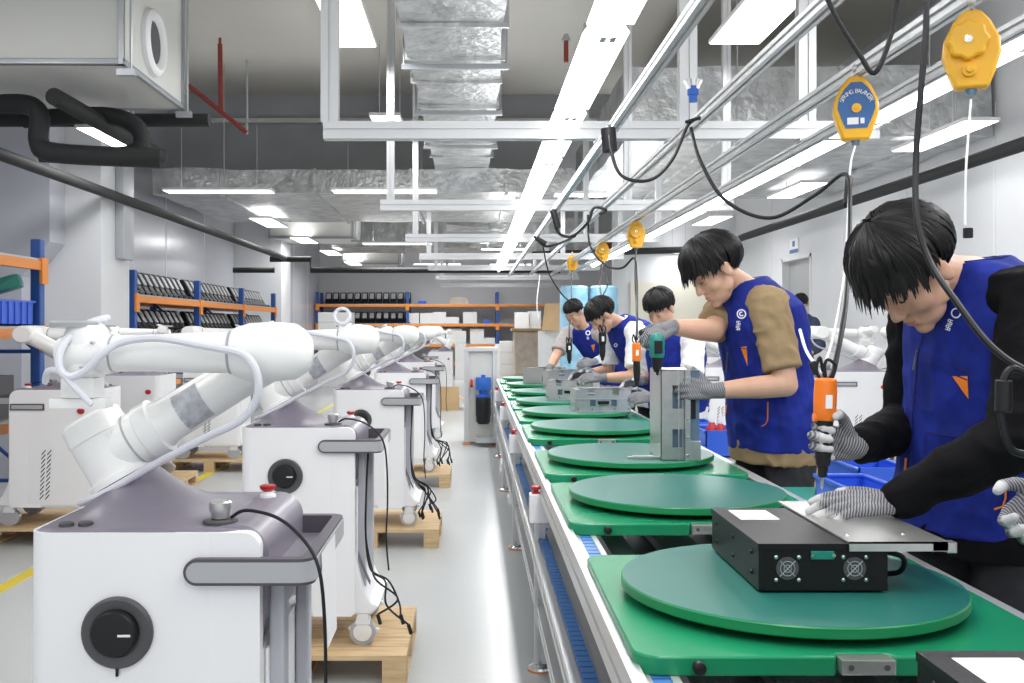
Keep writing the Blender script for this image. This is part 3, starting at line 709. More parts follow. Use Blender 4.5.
# ------------------------------------------------------------------ wooden pallets and robot carts
def make_pallet(label, w=.82, d_=.66, h=.11):
    t = thing('wooden_pallet', label, 'pallet', (0, 0, 0), 'wooden pallets under the carts')
    b = MB(); n = 6; bw = d_ / n
    for i in range(n): b.box(-w / 2, w / 2, i * bw, i * bw + bw - .004, h - .018, h)
    b.build('deck', M['wood'], t, smooth=False)
    for y in (0, d_ / 2 - .035, d_ - .07):
        for x in (-w / 2, -.045, w / 2 - .09): MB().box(x, x + .09, y, y + .07, .014, h - .034).build('block', M['wood'], t, smooth=False)
    for x in (-w / 2, -.045, w / 2 - .09):
        MB().box(x, x + .09, 0, d_, 0, .014).build('bottom_board', M['wood'], t, smooth=False)
        MB().box(x, x + .09, 0, d_, h - .034, h - .0185).build('stringer', M['wood'], t, smooth=False)
    return t

def make_cart(label):
    t = thing('robot_cart', label, 'robot cart', (0, 0, 0), None)
    D = .46
    # white body: upright rounded tub with a rounded top right shoulder
    body = MB()
    R = []
    for z, ins in ((.115, .012), (.125, .003), (.14, 0), (.815, 0), (.829, 0), (.829, .004), (.80, .0045)):
        R.append([Vector((x, y, z)) for x, y in rrect(-.225 + ins, .150 - ins, 0 + ins, D - ins, .040, 6)])
    body.rings(R)
    for ya, yb, zt in ((0, .030, .829), (D - .03, D, 0)):
        fr = [(.05, .115), (.196, .115), (.206, .130), (.206, .781)] + [(.158 + .048 * math.cos(a), .779 + .050 * math.sin(a)) for a in [PI / 2 * q / 6 for q in range(1, 7)]] + [(.05, .829)] if zt == 0 else [(.05, .115), (.196, .115), (.208, .130)] + [(.178 + .03 * math.cos(a), zt - .03 + .03 * math.sin(a)) for a in [PI / 2 * q / 6 for q in range(7)]] + [(.05, zt)]
        body.prism(fr, 'y', ya + .0005, yb - .0005)
    body.box(.10, .206, .02, D - .02, .118, .60)
    body.build('body', M['white'], t)
    # mauve top tray
    R = []
    for z, ins in ((.790, .004), (.826, .004), (.831, .010), (.832, .03)):
        R.append([Vector((x, y, z)) for x, y in rrect(-.225 + ins, .175 - ins, 0 + ins, D - ins, .040 if ins < .02 else .03, 6)])
    MB().rings(R).build('top_cover', M['purple'], t)
    # rounded hood on the right with sloping under-side
    pr = [(.12, .833)]
    for k in range(8):
        a = PI / 2 - PI / 2 * k / 7; pr.append((.165 + .052 * math.cos(a), .781 + .055 * math.sin(a)))
    pr += [(.217, .70), (.213, .66), (.185, .585), (.12, .585)]
    MB().prism(pr, 'y', .031, D - .031).build('hood', M['purple'], t, bev=.006)
    # concave skirt rising to the tilted arm flange
    fc = Vector((-.12, .22, .897)); ax = Vector((-.50, 0, .866)).normalized(); a_, b_ = Vector((.866, 0, .50)), Vector((0, 1, 0))
    R = []; n = 40; K = 9
    for k in range(K):
        s = k / (K - 1); ring = []
        for i in range(n):
            ang = 2 * PI * i / n
            c, sn = math.cos(ang), math.sin(ang)
            q = (abs(c) ** 2.6 + abs(sn) ** 2.6) ** (-1 / 2.6)
            bx = -.035 + .175 * c * q; by = .228 + .205 * sn * q
            top = fc + a_ * (.068 * c) + b_ * (.068 * sn)
            e = s ** .74; ez = s ** 1.45
            ring.append(Vector((bx + (top.x - bx) * e, by + (top.y - by) * e, .832 + (top.z - .832) * ez)))
        R.append(ring)
    MB().rings(R).build('arm_pedestal', M['purple'], t)
    for x, y in ((-.17, .05), (-.135, .055)): MB().lathe((x, y, .832), (0, 0, 1), [(0, .014), (.006, .014), (.008, .010)], 14).build('port', M['dark'], t)
    # round speaker-like knob on the front
    kn = MB().lathe((-.054, 0, .646), (0, -1, 0), [(0, .066), (.008, .066), (.012, .062), (.010, .045), (.006, .044)], 40).build('round_cover', M['dark'], t)
    MB().lathe((-.056, -.004, .648), (0, -1, 0), [(0, .043), (.016, .043), (.022, .039), (.024, .02), (.024, .001)], 36).build('knob', M['blk'], kn)
    MB().box(-.045, -.022, -.0295, -.0275, .645, .649).build('mark', M['wlabel'], kn, smooth=False)
    MB().cyl((-.054, -.006, .582), (-.054, -.006, .566), .003, n=8).build('pin', M['blk'], kn)
    # wrap-around handle rail
    path = [(.095, -.016)] + [(.095 + .17 * k / 6, -.016) for k in range(1, 7)]
    for k in range(1, 8): a = -PI / 2 + PI / 2 * k / 7; path.append((.278 + .03 * math.cos(a), .014 + .03 * math.sin(a)))
    path += [(.308, .014 + .39 * k / 6) for k in range(1, 7)]
    for k in range(1, 8): a = PI / 2 * k / 7; path.append((.278 + .03 * math.cos(a), .434 + .03 * math.sin(a) - .03))
    path += [(.20, .434)]
    def wall_strip(z0, z1, th, name, m, off=0.0, round0=True, sub=None, i0=0, i1=None):
        rings = []; pts = path[i0:i1]
        for i, p in enumerate(pts):
            q = Vector(pts[min(i + 1, len(pts) - 1)]) - Vector(pts[max(i - 1, 0)]); q.normalize(); nrm = Vector((q.y, -q.x))
            o = Vector(p) + nrm * off
            zz0, zz1 = z0, z1
            ri = o - nrm * th
            rings.append([Vector((o.x, o.y, zz0)), Vector((o.x, o.y, zz1)), Vector((ri.x, ri.y, zz1)), Vector((ri.x, ri.y, zz0))])
        return MB().rings(rings).build(name, m, sub or t, smooth=True)
    hd = wall_strip(.735, .784, .022, 'handle', M['purpled'])
    MB().lathe((.095, -.016, .7595), (0, 1, 0), [(0, .0245), (.022, .0245)], 20).build('rounded_end', M['purpled'], hd)
    wall_strip(.741, .778, .004, 'grip_strip', M['grip'], .003, sub=hd)
    MB().lathe((.095, -.019, .7595), (0, 1, 0), [(0, .0185), (.004, .0185)], 20).build('strip_end', M['grip'], hd)
    MB().prism([(.20, .735), (.284, .735), (.284, .745), (.21, .745)], 'y', .0, .43).build('tray_floor', M['purple'], t)
    # column and flared foot on the right side
    MB().box(.212, .242, .06, .11, .13, .735).box(.215, .245, .33, .37, .13, .735).build('column', M['col'], t, smooth=False, bev=.006)
    MB().box(.207, .214, .05, .40, .13, .60).build('side_panel', M['white'], t, smooth=False, bev=.003)
    pr = [(.10, .118), (.27, .118)]
    for k in range(9): s = k / 8; pr.append((.30 - .095 * s ** .6, .15 + .20 * s ** 1.5))
    pr.append((.10, .35))
    MB().prism(pr, 'y', .02, .43).build('foot_fairing', M['white'], t, bev=.006)
    MB().prism([(.205, .34), (.247, .245), (.26, .22), (.262, .235), (.25, .26), (.212, .36)], 'y', .055, .065).build('fairing_edge', M['purple'], t)
    # details on the back face
    bs = MB().box(.03, .20, D, D + .008, .705, .745, bev=.003).build('back_slot', M['purpled'], t, smooth=False); MB().box(.038, .192, D + .004, D + .010, .713, .737, bev=.002).build('slot_insert', M['grip'], bs, smooth=False)
    MB().lathe((-.15, D, .70), (0, 1, 0), [(0, .019), (.004, .019), (.006, .012), (.014, .012), (.018, .014), (.024, .012)], 20).build('back_stop_button', M['red'], t)
    v = MB()
    for k in range(11):
        z = .17 + k * .027; xx = .03 - k * .001
        for j in (-1, 1):
            x0 = xx + (.004 if j > 0 else -.024); dz = .028 if (k + (j > 0)) % 2 or True else .02
            v.add([(x0, D + .001, z + dz), (x0 + .020, D + .001, z), (x0 + .020, D + .001, z - .009), (x0, D + .001, z + dz - .009)], [(0, 1, 2, 3)])
    v.build('vent_slots', M['blk'], t, smooth=False)
    # silver dial, red stop and black lead on top
    dl = MB().lathe((.115, .080, .832), (0, 0, 1), [(0, .033), (.006, .033), (.008, .025)], 28).build('dial_base', M['dark'], t)
    MB().lathe((.115, .080, .842), (0, 0, 1), [(0, .017), (.010, .018), (.016, .021), (.030, .021), (.033, .018)], 28).build('dial', M['steel'], dl)
    st = MB().lathe((.150, .355, .834), (0, 0, 1), [(0, .018), (.007, .018), (.010, .012), (.014, .011)], 24).build('stop_base', M['white'], t)
    MB().lathe((.150, .355, .848), (0, 0, 1), [(0, .010), (.006, .017), (.012, .018), (.014, .014)], 24).build('stop_button', M['red'], st)
    lead = bez([(.135, .08, .842), (.165, .08, .856), (.23, .06, .845), (.29, .0, .815), (.322, -.03, .77), (.333, -.035, .68), (.335, -.035, .55), (.33, -.035, .42), (.34, -.04, .30)], 7)
    MB().tube(lead, .0034, 7).build('cable', M['blk'], t)
    # casters
    for x, y in ((.235, .04), (-.17, .05), (.215, .42), (-.17, .42)):
        w = MB().cyl((x, y - .018, .05), (x, y + .018, .05), .050, n=28).build('wheel', M['grip'], t)
        MB().lathe((x, y - .018, .05), (0, -1, 0), [(0, .036), (.004, .034), (.006, .012), (.008, .001)], 24).build('wheel_cover', M['carton'], w)
        MB().prism([(x - .03, .08), (x + .03, .08), (x + .022, .118), (x - .02, .118)], 'y', y - .026, y + .026).box(x - .055, x - .035, y - .01, y + .01, .055, .067).box(x + .035, x + .062, y - .01, y + .01, .045, .06).build('caster_fork', M['lampframe'], w, bev=.002)
    # ---------------- robot arm: one joined part with sub-parts
    A = Vector
    base = fc; btop = fc + ax * .145
    ar = MB().lathe(base - ax * .0, ax, [(0, .070), (.012, .070), (.014, .0625), (.10, .0625), (.102, .0645), (.140, .062), (.147, .054), (.148, .001)], 40).build('robot_arm', M['arm'], t)
    def sub(name, mb, m='arm'): return mb.build(name, M[m], ar)
    sh = fc + ax * .055
    el = A((.209, .22, 1.162))
    du = (el - sh).normalized()
    sub('shoulder_joint', MB().lathe(sh, du, [(0, .056), (.045, .058), (.085, .056), (.088, .060), (.12, .060), (.123, .052)], 36))
    sub('joint_ring', MB().lathe(sh + du * .062, du, [(0, .0585), (.004, .0585)], 36), 'armline')
    sub('upper_arm', MB().lathe(sh + du * .10, du, [(0, .055), (.02, .053), (.04, .047), (.20, .045), (.27, .047), (.30, .052)], 36))
    # label wrapped on the near side of the upper arm
    L = MB(); pts = []
    aa = Vector((0, -1, 0)); bb = du.cross(aa).normalized()
    for s in (.175, .235):
        pts.append([sh + du * s + (aa * math.cos(x) + bb * math.sin(x)) * .0468 for x in [(-.8 + 1.9 * k / 8) for k in range(9)]])
    L.add(pts[0] + pts[1], [(i, i + 1, i + 10, i + 9) for i in range(8)]); sub('type_label', L, 'label')
    # elbow: barrel across, big rounded housing
    sub('elbow_joint', MB().lathe(el + A((0, .065, 0)), (0, -1, 0), [(-.004, .001), (0, .046), (.012, .056), (.10, .058), (.175, .058), (.186, .05), (.19, .001)], 40))
    fe = A((.215, .085, 1.162)); fw = A((-.18, .085, 1.158)); df = (fw - fe).normalized()
    sub('elbow_housing', MB().lathe(fe - df * .075, df, [(-.004, .001), (0, .026), (.012, .043), (.03, .054), (.075, .058), (.12, .056), (.15, .046), (.152, .042)], 40))
    sub('elbow_ring', MB().lathe(fe + df * .077, df, [(0, .0425), (.005, .0425)], 36), 'armline')
    sub('forearm', MB().lathe(fe + df * .070, df, [(0, .0405), (.06, .040), (.16, .036), (.245, .0355)], 36))
    sub('wrist_ring', MB().lathe(fe + df * .305, df, [(0, .037), (.004, .037)], 36), 'armline')
    wp = fe + df * .365
    sub('wrist_joint', MB().lathe(fe + df * .309, df, [(0, .036), (.03, .037), (.05, .041), (.085, .041), (.102, .032), (.108, .015), (.109, .001)], 32))
    sub('wrist_barrel', MB().lathe(wp - A((0, 0, .045)), (0, 0, 1), [(0, .03), (.006, .036), (.06, .037), (.085, .036), (.100, .030), (.102, .001)], 32))
    sub('wrist_flange', MB().lathe(wp + A((-.02, .0, .052)), (0, 0, 1), [(0, .044), (.008, .045), (.012, .040)], 32), 'grip')
    sub('tool_joint', MB().lathe(wp + A((.0, .03, .02)), (-.3, 1, .15), [(0, .03), (.07, .032), (.10, .03), (.105, .001)], 28))
    sub('gripper', MB().box(wp.x - .035, wp.x + .03, wp.y - .03, wp.y + .03, wp.z - .085, wp.z - .045, bev=.008).box(wp.x - .06, wp.x + .05, wp.y - .022, wp.y + .022, wp.z - .105, wp.z - .085, bev=.005))
    bo = MB()
    for dx, dz in ((-.015, .02), (-.035, -.01), (.01, -.025), (.03, .022), (.035, -.018)): bo.lathe(wp + A((dx, -.041, dz)), (0, -1, 0), [(-.012, .003), (.002, .003), (.003, .001)], 8)
    sub('bolt', bo, 'armline')
    w = wp
    def q(px, py, Y): v = P(px, py, Y); return A((v.x + .6025, v.y - 1.85, v.z - .11))
    c1 = bez([q(108, 318, 2.02), q(92, 322, 1.97), q(72, 334, 1.91), (q(60, 352, 1.88)), q(60, 369, 1.87), q(70, 377, 1.87), q(86, 370, 1.87), q(102, 354, 1.87), q(122, 342, 1.88), q(158, 338, 1.885), q(200, 345, 1.88), q(236, 352, 1.87), q(250, 360, 1.86),
              q(258, 378, 1.86), q(256, 400, 1.87), q(240, 421, 1.89), q(205, 438, 1.93), q(150, 467, 1.98), q(110, 490, 2.0), q(90, 500, 2.02), q(80, 503, 2.08)], 7)
    sub('white_cable', MB().tube(c1, .0075, 9), 'wcable')
    c2 = bez([q(45, 382, 1.93), q(48, 371, 1.89), q(60, 372, 1.87), q(75, 388, 1.87), q(92, 405, 1.87)], 6)
    sub('tool_cable', MB().tube(c2, .006, 8), 'wcable')
    for q in (fe + A((-.12, -.05, .008)), w + A((.1, -.06, .036))): pass
    return t
cart = make_cart('')
def cart_cables(root, seed, n=4):
    rnd = random.Random(seed)
    for k in range(n):
        x = .26 + rnd.random() * .03; y = .0 + rnd.random() * .1
        pts = [(.255, .03 + .01 * k, .735), (.25, .02, .60), (.248, .015, .42), (.262 + rnd.random() * .02, -.02, .30), (.30 + rnd.random() * .05, -.05 - rnd.random() * .05, .27),
               (.33 + rnd.random() * .08, -.08, .18 + rnd.random() * .08), (.30 + rnd.random() * .14, -.10, .10 + rnd.random() * .06)]
        MB().tube(bez(pts, 6), .004, 6).build('cable', M['blk'], root)
        e = Vector(pts[-1]); MB().cyl(e, e + Vector((.01, 0, -.035)), .007, n=10).build('plug', M['blk'], root)
CL = ['nearest robot cart, white with mauve top, arm reaching left', 'second robot cart on its pallet with paper sheet on the handle', 'third robot cart with a bundle of cables at its foot', 'fourth robot cart of the aisle row, black cables trailing']
CX = [(-.6025, 1.85, .11), (-.655, 3.78, .11), (-.625, 6.05, .11), (-.60, 8.3, .11)]
carts = [cart]
cart.location = CX[0]; tag(cart, CL[0], 'robot cart', 'robot carts along the aisle')
for k in range(1, 4): carts.append(dup(cart, CX[k], 0, CL[k], 'robot carts along the aisle'))
def local_build(fn, root):                    # parts modelled in the cart's own frame
    loc = root.location.copy(); root.location = (0, 0, 0); fn(root); root.location = loc
for c, sd, n in ((carts[1], 3, 3), (carts[2], 5, 7), (carts[3], 8, 7)): local_build(lambda r: cart_cables(r, sd, n), c)
def paper(root): MB().add([(.313, .06, .778), (.313, .25, .778), (.318, .24, .58), (.316, .08, .575)], [(0, 1, 2, 3)]).build('paper_sheet', M['wlabel'], root, smooth=False)
local_build(paper, carts[0]); local_build(paper, carts[1])
def loop(root): MB().tube([P(342, 316, 3.95) + Vector((.030 * math.cos(a), .01 * math.sin(a), .030 * math.sin(a))) - Vector((-.655, 3.78, .11)) for a in [2 * PI * k / 24 for k in range(25)]], .007, 8).cyl(P(340, 324, 3.95) - Vector((-.655, 3.78, .11)), P(339, 338, 3.93) - Vector((-.655, 3.78, .11)), .006).build('cable_loop', M['wcable'], root)
local_build(loop, carts[1])
pal = make_pallet('wooden pallet under the second robot cart'); pal.location = (-.655, 3.68, 0)
dup(pal, (-.615, 5.97, 0), 0, 'wooden pallet under the third robot cart, cables beside it')
dup(pal, (-.60, 8.2, 0), 0, 'wooden pallet under the fourth robot cart')
dup(pal, (-.6, 1.75, 0), 0, 'wooden pallet beneath the nearest robot cart')
# left row of carts, turned round
LR = [(-2.56, 6.52, 'left row cart with slanted vents, nearest to the left edge'), (-2.73, 8.3, 'left row cart behind the raised white arm, second one'), (-2.40, 9.6, 'left row cart on a pallet beside the yellow line')]
for x, y, lb in LR:
    c = dup(cart, (x, y, .11), PI, lb, 'robot carts in the left row', skip=('paper_sheet',)); c.scale = (1.22, 1, 1)
    dup(pal, (x, y - .52, 0), 0, 'wooden pallet under the ' + lb.replace(', nearest to the left edge', ''))
dup(pal, (-2.62, 4.1, 0), 0, 'bare pallet corner at the left edge in front of the vented cart').scale = (.8, .8, 1)
# carts farther back and to the right
for x, y, rz, lb in ((-.58, 18.0, PI, 'far white cart standing alone beyond the cardboard box'), (-1.35, 15.5, PI, 'far white cart left of the lone one'), (-.62, 10.8, 0, 'fifth robot cart of the aisle row, mostly hidden'), (-1.3, 12.6, 0, 'cart just beyond the fifth, arm raised')):
    dup(cart, (x, y, .11 if y < 15 else .06), rz, lb, 'robot carts in the distance')
for x, y, rz, lb in ((3.30, 9.0, PI, 'right side cart just left of the orange driver'), (4.02, 9.05, PI, 'right side cart behind the nearest worker\'s head'), (2.35, 9.9, PI, 'right side cart seen between the tan shirt and the white sleeve'), (3.15, 13.2, PI, 'right side cart beneath the background worker')):
    c = dup(cart, (x, y, .11), rz, lb, 'robot carts on the right side'); c.scale = (1.25, 1.1, 1.0)
    dup(pal, (x, y - .55, 0), 0, 'wooden pallet under the ' + lb)

# ------------------------------------------------------------------ racks
def rack(name, label, p0, dirv, bays, bay, depth, ztop, levels, side):
    """p0: front foot of the first upright, dirv: along the rack, side: unit vector to its back"""
    t = thing(name, label, 'rack', p0)
    p0 = Vector(p0); u = Vector(dirv); w = Vector(side)
    def bx(mb, a, b, z0, z1, s0, s1):       # a..b along, s0..s1 across
        q = [p0 + u * a + w * s0, p0 + u * b + w * s1]
        mb.box(min(q[0].x, q[1].x), max(q[0].x, q[1].x), min(q[0].y, q[1].y), max(q[0].y, q[1].y), z0, z1)
    for k in range(bays + 1):
        for s in (0, depth - .07):
            mb = MB(); bx(mb, k * bay - .04, k * bay + .04, 0, ztop, s, s + .07); mb.build('upright', M['blue'], t, smooth=False, bev=.008)
        mb = MB(); z = .25
        while z < ztop - .5:
            a = p0 + u * (k * bay) + w * .04 + Vector((0, 0, z)); b = p0 + u * (k * bay) + w * (depth - .04) + Vector((0, 0, z + .45)); mb.cyl(a, b, .014, n=8)
            mb.cyl(a, p0 + u * (k * bay) + w * (depth - .04) + Vector((0, 0, z)), .014, n=8); z += .45
        mb.build('brace', M['blue'], t)
    for z in levels:
        for k in range(bays):
            for s in (-.01, depth - .04):
                mb = MB(); bx(mb, k * bay + .04, (k + 1) * bay - .04, z - .065, z, s, s + .05); mb.build('beam', M['orange'], t, smooth=False)
            mb = MB(); bx(mb, k * bay, (k + 1) * bay, z, z + .015, 0, depth); mb.build('shelf_board', M['galv'], t, smooth=False)
        for k in range(bays + 1):
            mb = MB(); bx(mb, k * bay - .05, k * bay + .05, z - .16, z + .02, -.02, .0); mb.build('beam_bracket', M['orange'], t, smooth=False)
    return t
rack('storage_rack', 'blue and orange rack holding black seats along the left wall', (-3.3, 9.8, 0), (0, 1, 0), 3, 2.3, .6, 1.88, [.75, 1.24, 1.63], (-1, 0, 0))
rack('storage_rack', 'blue and orange rack with the blue crate at the left edge', (-3.0, 4.62, 0), (0, 1, 0), 1, 2.35, .6, 1.93, [.7, 1.31, 1.78], (-1, 0, 0))
rack('storage_rack', 'long blue and orange rack against the far wall', (-4.2, 27.0, 0), (1, 0, 0), 3, 2.43, .8, 2.27, [.35, .85, 1.40, 1.93], (0, 1, 0))

# black moulded seat shells on the racks
def seat_item():
    t = thing('black_module', '', 'module', (0, 0, 0))
    # moulded black shell with a rounded back, stood on its edge
    prof = [(-.13, 0), (.12, 0), (.125, .03), (.05, .05), (.02, .10), (-.05, .24), (-.07, .26), (-.10, .255), (-.115, .22)]
    MB().prism(prof, 'x', -.075, .075).build('shell', M['blkbox'], t, bev=.02, bseg=3)
    MB().prism([(.018, .115), (-.045, .232), (-.038, .236), (.026, .118)], 'x', -.05, .05).build('insert', M['grip'], t)
    return t
si = seat_item(); first = True
def put_seat(x, y, z, rz, label, group):
    global first
    if first: o = si; first = False; o.location = (x, y, z); o.rotation_euler = (0, 0, rz); tag(o, label, 'module', group)
    else: o = dup(si, (x, y, z), rz, label, group)
    return o
for lv, z in ((1, 1.645), (0, 1.255)):
    for b in range(3):
        for k in range(11):
            y = 9.8 + b * 2.3 + .18 + k * .193
            put_seat(-3.48, y, z, PI / 2 + PI, 'black moulded shell standing on the %s shelf of the left rack' % ('top' if lv else 'second'), 'black shells on the %s shelf of the left rack' % ('top' if lv else 'second'))
for z, n, dx in ((1.945, 12, .196), (1.415, 12, .196)):
    for k in range(n):
        s = put_seat(-4.05 + .11 + k * dx, 27.3, z, PI, 'rounded black shell on the %s shelf of the far rack' % ('upper' if z > 1.6 else 'lower'), 'black shells on the %s shelf of the far rack' % ('upper' if z > 1.6 else 'lower'))
        s.scale = (1.15, 1.3, 1.25)

def carton(x0, x1, y0, y1, z0, z1, label, m='carton', cat='box', group=None):
    t = thing('carton' if m == 'carton' else 'cardboard_box', label, cat, ((x0 + x1) / 2, y0, z0), group)
    MB().box(x0, x1, y0, y1, z0, z1, bev=.006).build('box_body', M[m], t, smooth=False)
    MB().box((x0 + x1) / 2 - .03, (x0 + x1) / 2 + .03, y0 - .002, y1, z1 - .0, z1 + .002).box((x0 + x1) / 2 - .03, (x0 + x1) / 2 + .03, y0 - .002, y0, z1 - .1, z1).build('tape', M['wlabel'], t, smooth=False)
    return t
for px0, px1, pt, pb in ((407, 419, 312, 322.5), (420, 433, 312, 322.5), (433, 446, 311, 322.5), (446, 459, 316, 322.5), (463, 477, 309.5, 321), (430, 445, 328, 343), (446, 462, 328, 343), (470, 484, 327, 342), (484, 495, 337, 343)):
    a = P(px0, pb, 27.15); b = P(px1, pt, 27.15)
    base = 1.415 if pb < 324 else .865
    carton(a.x, b.x, 27.15, 27.6, base, base + (b.z - a.z), 'white carton on the %s far shelf' % ('middle' if pb < 324 else 'lower'), group='white cartons on the far rack')
tag(MB().box(P(418, 0, 27.1).x, P(426, 0, 27.1).x, 27.1, 27.4, 1.945, 2.03).build('parts_tray', M['bin'], smooth=False, bev=.01), 'small blue tray on top shelf of the far rack', 'tray')
tag(MB().box(P(484, 0, 27.1).x, P(490, 0, 27.1).x, 27.1, 27.4, 1.415, 1.52).build('parts_tray', M['bin'], smooth=False, bev=.01), 'small blue tray on middle shelf of the far rack', 'tray')
tag(MB().prism([(P(448, 0, 27.1).x, 1.945), (P(470, 0, 27.1).x, 1.945), (P(466, 0, 27.1).x, 2.12), (P(452, 0, 27.1).x, 2.14)], 'y', 27.1, 27.5).build('wrapped_bundle', M['film'], smooth=False), 'pale wrapped bundle lying on the far rack top', 'bundle')
# stacks of white cartons on the floor in front of the far wall
k = 0
for px0, px1, rows, Y in ((500, 515, (375, 364, 352, 341), 24.5), (515, 529, (340, 328, 312), 25.5), (529, 541, (340, 325, 311), 25.6), (455, 466, (343, 331), 25.0), (495, 512, (352, 344), 26.3), (345, 372, (352, 343, 335), 19.0), (318, 352, (335, 322, 312), 22.0)):
    for j in range(len(rows) - 1):
        a = P(px0, rows[j], Y); b = P(px1, rows[j + 1], Y)
        z0 = a.z
        if j == 0 and z0 > .02: carton(a.x, b.x, Y, Y + .5, 0, z0 - .005, 'large white carton carrying smaller ones by the far wall', group='floor cartons at the far wall')
        carton(a.x, b.x, Y, Y + .5, max(z0, 0), b.z - .006, 'white carton stacked on the floor near the far wall', group='floor cartons at the far wall')
# wrapped pallet load
wl = thing('wrapped_load', 'tall film wrapped beige load on a pallet behind the line end', 'wrapped load', (1.35, 24.0, 0))
a = P(514, 374, 24.0); b = P(545, 331, 24.0)
MB().box(a.x, b.x, 24.0, 24.8, .14, b.z).build('load', M['film'], wl, smooth=False, bev=.05)
MB().box(a.x - .05, b.x + .05, 23.95, 24.85, b.z, b.z + .06).build('cardboard_lid', M['card'], wl, smooth=False)
dup(pal, ((a.x + b.x) / 2, 23.95, 0), 0, 'pallet beneath the film wrapped load by the far wall')
cb = thing('cardboard_sheet', 'tall brown cardboard sheet leaning above the wrapped load', 'cardboard', P(555, 331, 17.0))
MB().add([P(542, 330, 17.0), P(565, 331, 16.8), P(561, 303, 17.0), P(545, 303.5, 17.2)] + [P(542, 330, 17.05), P(565, 331, 16.85), P(561, 303, 17.05), P(545, 303.5, 17.25)], [(0, 1, 2, 3), (4, 5, 6, 7), (0, 1, 5, 4), (2, 3, 7, 6), (1, 2, 6, 5), (0, 3, 7, 4)]).build('sheet', M['card'], cb, smooth=False)
carton(1.15, 1.9, 17.1, 17.7, 0, P(0, 331, 17).z - .0, 'pale carton stack supporting the brown cardboard sheet')
# blue bubble film rolls
for k, (px, w, lb) in enumerate(((574, 15, 'left pale blue film roll standing behind the far workers'), (604, 12, 'right pale blue film roll standing behind the far workers'))):
    q = P(px, 286, 15.5)
    t = thing('film_roll', lb, 'film roll', (q.x, 15.5, .9), 'blue film rolls behind the far workers')
    MB().lathe((q.x, 15.5, 0), (0, 0, 1), [(0, .21), (.02, .22), (q.z * .5, .225), (q.z - .03, .22), (q.z, .19), (q.z + .001, .05)], 28).build('roll', M['bluefoam'], t)
    MB().lathe((q.x, 15.5, q.z), (0, 0, 1), [(0, .05), (.01, .05)], 16).build('core', M['card'], t)
# open brown box on the floor behind the fourth cart
bb = thing('open_box', 'open brown cardboard box on the floor before the lone far cart', 'box', (P(447, 0, 15.9).x, 15.9, 0))
x0, x1 = P(429, 0, 15.9).x, P(459, 0, 15.9).x
MB().box(x0, x1, 15.9, 16.4, 0, .20).build('box_body', M['card'], bb, smooth=False)
MB().box(x0, x1, 15.9, 15.91, .20, .37).add([(x1, 15.9, .2), (x1 + .14, 15.9, .15), (x1 + .14, 16.4, .15), (x1, 16.4, .2)], [(0, 1, 2, 3)]).build('flap', M['card'], bb, smooth=False)
# brown kraft box under second left carts
carton(-1.95, -1.25, 12.2, 12.7, 0, .12, 'flat brown box on the floor between the cart rows', 'card')

# blue crate and green bags on the left rack
cr = thing('storage_crate', 'blue ribbed crate on the left edge rack shelf', 'crate', (-3.1, 6.3, 1.325))
y0, y1, x0, x1 = 6.1, 6.90, -3.5, -3.03
MB().box(x0, x1, y0, y1, 1.327, 1.34).box(x0, x1, y0, y0 + .012, 1.327, 1.50).box(x0, x1, y1 - .012, y1, 1.327, 1.50).box(x0, x0 + .012, y0, y1, 1.327, 1.50).box(x1 - .012, x1, y0, y1, 1.327, 1.50).build('crate_body', M['bin'], cr, smooth=False)
rb = MB()
for k in range(6): rb.box(x0 + .03 + k * .085, x0 + .04 + k * .085, y0 - .008, y0, 1.34, 1.49)
for k in range(8): rb.box(x1, x1 + .008, y0 + .03 + k * .095, y0 + .04 + k * .095, 1.34, 1.49)
rb.box(x0 - .01, x1 + .01, y0 - .01, y1 + .01, 1.485, 1.50)
rb.build('rib', M['bin'], cr, smooth=False)
for k, (xx, yy, r) in enumerate(((-3.22, 6.74, .35), (-3.3, 6.35, -.2))):
    t = MB(); t.box(-.17, .17, -.16, .16, -.045, .045, bev=.03)
    o = t.build('green_case', M['greenbag']); o.location = (xx, yy, 1.585 if k == 0 else 1.548); o.rotation_euler = (0, -.32 if k == 0 else .0, r)
    tag(o, ['upper green case tilted on the blue crate', 'lower green case lying flat in the blue crate'][k], 'case')
# dark goods below on that rack
for k in range(3):
    carton(-3.5, -3.08, 4.8 + k * .68, 5.35 + k * .68, .715, 1.0, 'dark bin on the lower shelf of the left edge rack', 'dark', 'bin', 'dark bins on the lower left shelf')

# blue motor cabinet at the line end
mc = thing('lift_cabinet', 'white upright lift cabinet with blue motor at the conveyor end', 'machine', (.1, 11.0, 0))
MB().box(-.055, .25, 11.25, 11.6, .03, 1.05).build('cabinet', M['ac'], mc, smooth=False)
mb = MB()
for x in (-.075, .25):
    profile_bar(mb, (x, 11.23, .03), (x, 11.23, 1.09), .05, .05); profile_bar(mb, (x, 11.6, .03), (x, 11.6, 1.09), .05, .05)
mb.box(-.1, .275, 11.2, 11.62, 1.05, 1.09); mb.build('frame', M['alu'], mc, smooth=False)
gb = MB().box(.03, .20, 11.08, 11.22, .62, .76, bev=.01).build('gearbox', M['motorblue'], mc, smooth=False)
MB().lathe((.115, 11.15, .62), (0, 0, -1), [(0, .05), (.05, .045), (.06, .09), (.08, .09)], 24).lathe((.115, 11.1, .69), (0, -1, 0), [(0, .05), (.03, .05), (.035, .02)], 24).box(.09, .14, 11.1, 11.2, .76, .79, bev=.01).build('flange', M['motorblue'], gb)
MB().lathe((.115, 11.15, .54), (0, 0, -1), [(0, .075), (.02, .085), (.20, .085), (.22, .08), (.27, .08), (.30, .06), (.301, .001)], 24).build('motor', M['blk'], mc)
MB().cyl((.0, 11.15, .69), (-.03, 11.15, .69), .045, n=16).build('cap', M['red'], mc)
